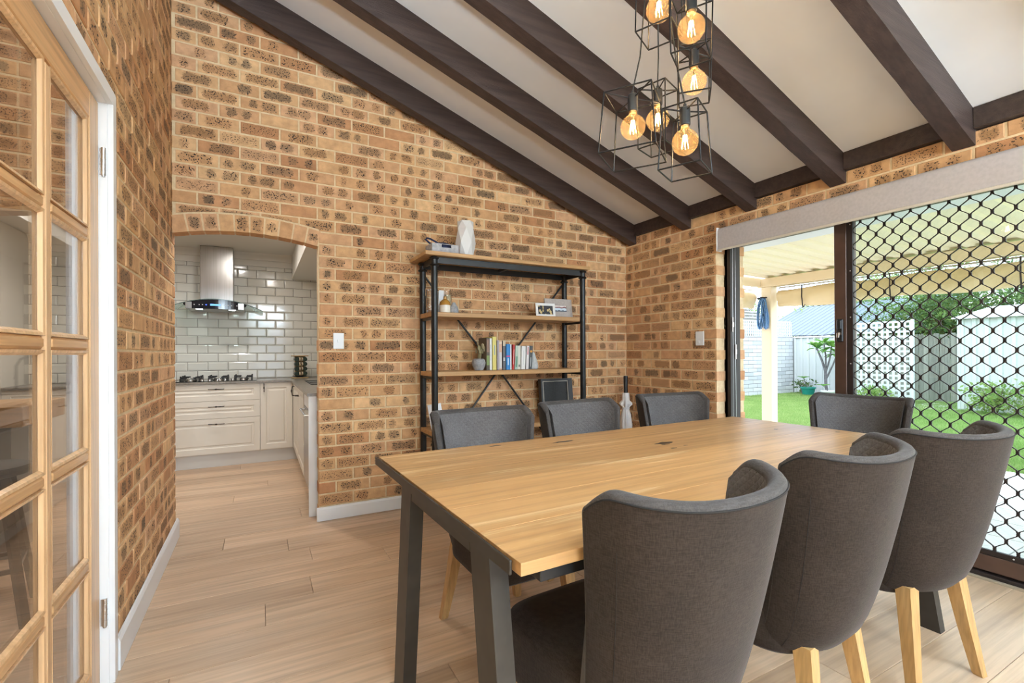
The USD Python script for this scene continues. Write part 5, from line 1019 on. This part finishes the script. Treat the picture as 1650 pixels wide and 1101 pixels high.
# plants
LEAF = lambda name, a, b: usdkit.material(stage, LK+name, {'oi': ('object_info', {}), 'r': ('rgb_ramp', {'ramp': [(0, a), (1, b)]}), 'd': ('principled_bsdf', {'roughness': .5}), 't': ('translucent_bsdf', {}), 'x': ('mix_closure', {'fac': .35})}, [('oi.random', 'r.fac'), ('r.color', 'd.base_color'), ('r.color', 't.color'), ('d.BSDF', 'x.closure1'), ('t.BSDF', 'x.closure2')], surface='x.closure')
M['leafd'] = LEAF('dark_leaf', (.05, .11, .03), (.16, .25, .06)); M['leafl'] = LEAF('light_leaf', (.16, .28, .06), (.34, .44, .14)); M['bark'] = varied('bark', (.10, .075, .055), (.18, .14, .11), 14, .9); M['frangl'] = LEAF('frangipani_leaf', (.10, .26, .05), (.26, .44, .10)); M['greybark'] = varied('grey_bark', (.10, .095, .095), (.17, .16, .16), 14, .9)
def spray(n, size, spread):
    V, F = [], []
    for k in range(n):
        c = rg.normal(0, spread, 3)*[1, 1, .7]; d = rg.normal(0, 1, 3); d /= np.linalg.norm(d); s = np.cross(d, rg.normal(0, 1, 3)); s /= np.linalg.norm(s); l = size*rg.uniform(.7, 1.3); i = len(V)
        V += [c, c+d*l*.5+s*l*.22, c+d*l, c+d*l*.5-s*l*.22]; F += [(i, i+1, i+2), (i, i+2, i+3)]
    return (np.array(V), np.array(F))
def tree(label, x, y, h, r, mat, n, seed, base=-.12, squash=.8, size=.10):
    t = thing('garden_tree', label, 'tree', (x, y, base)); rgt_ = np.random.default_rng(seed)
    obj('trunk', tube([(0, 0, -.02), (.05, .03, h*.25), (-.04, .06, h*.5), (.02, 0, h*.75)], [.11, .09, .065, .03], 8), M['bark'], t, smooth=True)
    for k in range(5):
        a = rgt_.uniform(0, 2*PI); e = np.array([math.cos(a)*r*.7, math.sin(a)*r*.7, h*.6+rgt_.uniform(0, .3)*h]); obj('branch', tube([(0, 0.03, h*.35), e*[.5, .5, .8], e], [.05, .035, .012], 6), M['bark'], t, smooth=True)
    ps_ = []
    cl = [np.array([rgt_.normal(0, .5)*r, rgt_.normal(0, .5)*r, h*.62+rgt_.normal(0, .45)*r*squash]) for _ in range(16)]
    for k in range(n): ps_.append(cl[k % 16]+rgt_.normal(0, .24, 3)*r)
    instancer(str(t.GetPath()), 'foliage', [spray(26, size, .16) for _ in range(3)], mat, ps_, rgt_.uniform(0, 2*PI, n), rgt_.uniform(.8, 1.4, n))
    return t
tree('dark leafy tree behind the grey timber fence', 17.3, 6.2, 3.6, 1.5, M['leafd'], 420, 1)
tree('tall dark tree rising over the garden shed roof', 17.6, 3.4, 4.2, 1.8, M['leafd'], 480, 2)
tree('tree with light green leaves at the right end of the garden, beyond the shed', 18.0, .9, 4.2, 1.7, M['leafl'], 360, 3)
tree('light green tree showing above the pale metal roof', 21.5, 10.6, 4.2, 1.7, M['leafl'], 380, 4)
tree('pale green tree behind the neighbouring tiled roof', 20.0, 15.4, 4.6, 1.9, M['leafl'], 360, 5)
tree('yellow green tree seen between the metal roof and the lattice screen', 20.5, 8.2, 3.9, 1.4, M['leafl'], 300, 6)
fr = thing('frangipani', 'small frangipani tree with long glossy leaves by the steel fence', 'tree', (14.35, 7.62, -.12))
obj('trunk', tube([(0, 0, 0), (-.02, .04, .35), (.0, .06, .75), (-.02, .16, 1.1), (0, .30, 1.42)], [.042, .038, .034, .028, .02], 10), M['greybark'], fr, smooth=True)
tips = [(0, .30, 1.42)]
for e, s0 in (((.02, -.10, 1.45), (.0, .055, .70)), ((-.15, .02, 1.55), (0, .06, .75)), ((.1, -.2, 1.25), (0, .03, .55))):
    obj('branch', tube([s0, ((s0[0]+e[0])/2, (s0[1]+e[1])/2-.03, (s0[2]+e[2])/2+.03), e], [.026, .022, .016], 8), M['greybark'], fr, smooth=True); tips.append(e)
def big_leaf(p, d, l, w):
    d = np.array(d)/np.linalg.norm(d); s = np.cross(d, [0, 0, 1.]); s /= np.linalg.norm(s)+1e-9; V = []; F = []
    for k, (u, ww) in enumerate(((0, .06), (.25, .7), (.55, 1), (.82, .65), (1, .02))):
        c = np.array(p)+d*l*u+np.array([0, 0, -.28*l*u*u]); V += [c-s*w*ww/2+[0, 0, .012*ww], c+[0, 0, -.006], c+s*w*ww/2+[0, 0, .012*ww]]
    for k in range(4):
        for q in (0, 1): a = k*3+q; F += [(a, a+1, a+4), (a, a+4, a+3)]
    return (np.array(V), np.array(F))
rgf = np.random.default_rng(9)
for p in tips:
    for k in range(13):
        a = k*2.4+rgf.uniform(-.3, .3); obj('leaf', big_leaf(p, (math.cos(a), math.sin(a), rgf.uniform(-.3, 1.3)), rgf.uniform(.30, .42), .13), M['frangl'], fr, smooth=True)
def potted(name, label, loc, r, h, col, leaves):
    t = thing(name, label, 'pot plant', loc); obj('pot', lathe([(0, 0), (r*.72, 0), (r*.95, h*.85), (r*1.08, h*.86), (r*1.08, h), (r*.92, h), (r*.88, h*.8), (0, h*.8)], 24), simple(f'pot_glaze_{int(col[1]*100)}', col, .4), t, smooth=35)
    obj('stem', tube([(0, 0, h*.8), (-.03, .05, h*1.3), (-.05, .1, h+leaves)], [.014, .011, .008], 6), M['greybark'], t, smooth=True)
    for k in range(9):
        a = k*2.4; obj('leaf', big_leaf((-.05, .1, h+leaves), (math.cos(a), math.sin(a), .6), .2, .045), M['frangl'], t, smooth=True)
potted('potted_plant', 'green pot with a young plant by the steel fence', (14.3, 8.14, -.12), .19, .26, (.01, .20, .15), .26)
potted('potted_plant', 'white pot beside the frangipani trunk', (14.0, 7.42, -.12), .17, .22, (.70, .72, .70), .12)
obj('garden_bed', bb(14.25, 14.96, 5.2, 8.75, -.125, -.095, .01), varied('dark_mulch', (.04, .035, .03), (.09, .08, .07), 50, .95, bump=.6, bscale=60), label='dark mulch garden bed along the steel fence', cat='garden bed')
def shrub(label, x, y, h, r, n, seed, mat):
    t = thing('shrub', label, 'shrub', (x, y, -.12)); rs = np.random.default_rng(seed)
    for k in range(5): a = k*1.3; obj('stem', tube([(0, 0, 0), (math.cos(a)*r*.3, math.sin(a)*r*.3, h*.5), (math.cos(a)*r*.6, math.sin(a)*r*.6, h*.9)], [.014, .01, .005], 5), M['bark'], t, smooth=True)
    ps_ = [np.array([rs.normal(0, .4)*r, rs.normal(0, .4)*r, h*(.5+.45*rs.uniform(-.8, 1))]) for _ in range(n)]; instancer(str(t.GetPath()), 'foliage', [spray(16, .085, .07) for _ in range(2)], mat, ps_, rs.uniform(0, 6, n), rs.uniform(.8, 1.3, n))
shrub('low green shrub in front of the garden shed, left one', 13.0, 3.75, .62, .42, 60, 1, M['leafl']); shrub('green shrub in front of the garden shed, right one', 12.9, 3.0, .75, .45, 70, 2, M['leafl']); shrub('wispy shrub against the steel fence left of the green pot', 14.7, 8.55, .5, .2, 8, 3, M['leafd']); shrub('low leafy plant at the foot of the lattice screen', 12.7, 5.75, .42, .3, 40, 4, M['leafl'])
pth = thing('garden_path', 'grey stepping slabs between the lattice and the shed', 'path', (0, 0, 0))
for k in range(3):
    for q in range(3): obj('slab', bx((13.3+.62*k, 4.80-.0+.32*q-.2, -.108), (.58, .30, .03), .006), M['paver'], pth)
gl = thing('garden_light', 'white stake light on the lawn before the shed', 'light', (12.2, 2.72, -.12)); obj('stake', cyl((0, 0, 0), (0, 0, .30), .012, 8), M['lat'], gl); obj('cap', lathe([(0, .30), (.07, .30), (.05, .36), (0, .38)], 16), M['lat'], gl, smooth=40)
# ================================================================== added fill lamps and unseen lamps, out of the picture
PH = simple('lamp_housing', (.8, .8, .8), .5)
for i, (p, w, h, pw) in enumerate(PANELS):
    t = thing('ceiling_panel_light', 'added white fill panel under the rafters behind the camera', 'light', p, 0, 'added fill panels behind the camera')
    obj('housing', rot(bb(-w/2-.02, w/2+.02, -h/2-.02, h/2+.02, .004, .04), 50, (1, 0, 0)), PH, t)
    for x in (-w/2+.05, w/2-.05): obj('wire', cyl((x, 0, .03), (x, 0, ceil_z(p[0]+x)-p[2]-.004), .0015, 6), M['chrome'], t)
    tp = str(t.GetPath()); l = UsdLux.RectLight.Define(stage, tp+'/lamp'); l.AddRotateXOp().Set(50.0); l.CreateWidthAttr(w); l.CreateHeightAttr(h); l.CreateIntensityAttr(pw); l.CreateColorAttr(Gf.Vec3f(.72, .88, 1))
for i, p in enumerate(KITCHEN_LAMPS+HALL_LAMPS):
    hall = i >= len(KITCHEN_LAMPS); k = 2.4 if hall else 1.0
    t = thing('downlight', 'round added hall ceiling light, out of view, brightens the hall' if hall else 'round recessed kitchen ceiling lamp, out of view, placed to light the kitchen', 'light', p, 0, 'added hall lights' if hall else 'unseen kitchen lamps')
    obj('housing', lathe([(.0, .0145), (.075*k, .0145), (.078*k, .006), (.07*k, .001), (0, .004)], 24), PH, t, smooth=40)
    l = UsdLux.DiskLight.Define(stage, str(t.GetPath())+'/lamp'); l.AddTranslateOp().Set(Gf.Vec3d(0, 0, -.003)); l.CreateRadiusAttr(.05*k); l.CreateIntensityAttr(KITCHEN_POWER*(.7 if hall else 3)); l.CreateColorAttr(Gf.Vec3f(1, .96, .92))

for i, (p, pw) in enumerate(UPLIGHTS):
    t = thing('uplighter', 'slim added trough lamp hung on wires behind the camera, fill for the ceiling', 'light', p, 0, 'added uplighters behind the camera')
    obj('trough', loops([np.array([(x, .06, .02), (x, .05, .02), (x, .04, -.005), (x, -.04, -.005), (x, -.05, .02), (x, -.06, .02), (x, -.045, -.02), (x, .045, -.02)]) for x in (-.4, .4)]), PH, t)
    for x in (-.38, .38): obj('wire', cyl((x, 0, -.006), (x, 0, ceil_z(p[0]+x)-p[2]-.005), .0015, 6), M['chrome'], t)
    l = UsdLux.RectLight.Define(stage, str(t.GetPath())+'/lamp'); l.CreateWidthAttr(.74); l.CreateHeightAttr(.07); l.AddTranslateOp().Set(Gf.Vec3d(0, 0, .0)); l.AddRotateXOp().Set(180.0); l.CreateIntensityAttr(pw); l.CreateColorAttr(Gf.Vec3f(.60, .82, 1))

for i, (p, d, pw) in enumerate(SCONCES):
    t = thing('wall_uplighter', ('added white wall lamp high on the left wall, out of view, fill for the ceiling', 'added white wall lamp high on the right wall, out of view, fill for the ceiling')[i], 'light', p)
    s_ = -1 if i == 0 else 1
    obj('bowl', loops([np.array([(r*math.cos(a), r*1.6*math.sin(a), z) for a in np.arange(28)*2*PI/28]) for r, z in ((.02, -.10), (.06, -.07), (.084, -.02), (.078, -.02), (.05, -.06))]), PH, t, smooth=40); obj('bracket', bx((s_*.06+s_*.012, 0, -.08), (.12, .04, .03)), PH, t)
    l = UsdLux.RectLight.Define(stage, str(t.GetPath())+'/lamp'); l.CreateWidthAttr(.10); l.CreateHeightAttr(.20); l.AddTransformOp().Set(aim(l, tuple(-q for q in d))); l.CreateIntensityAttr(pw); l.CreateColorAttr(Gf.Vec3f(.68, .86, 1))
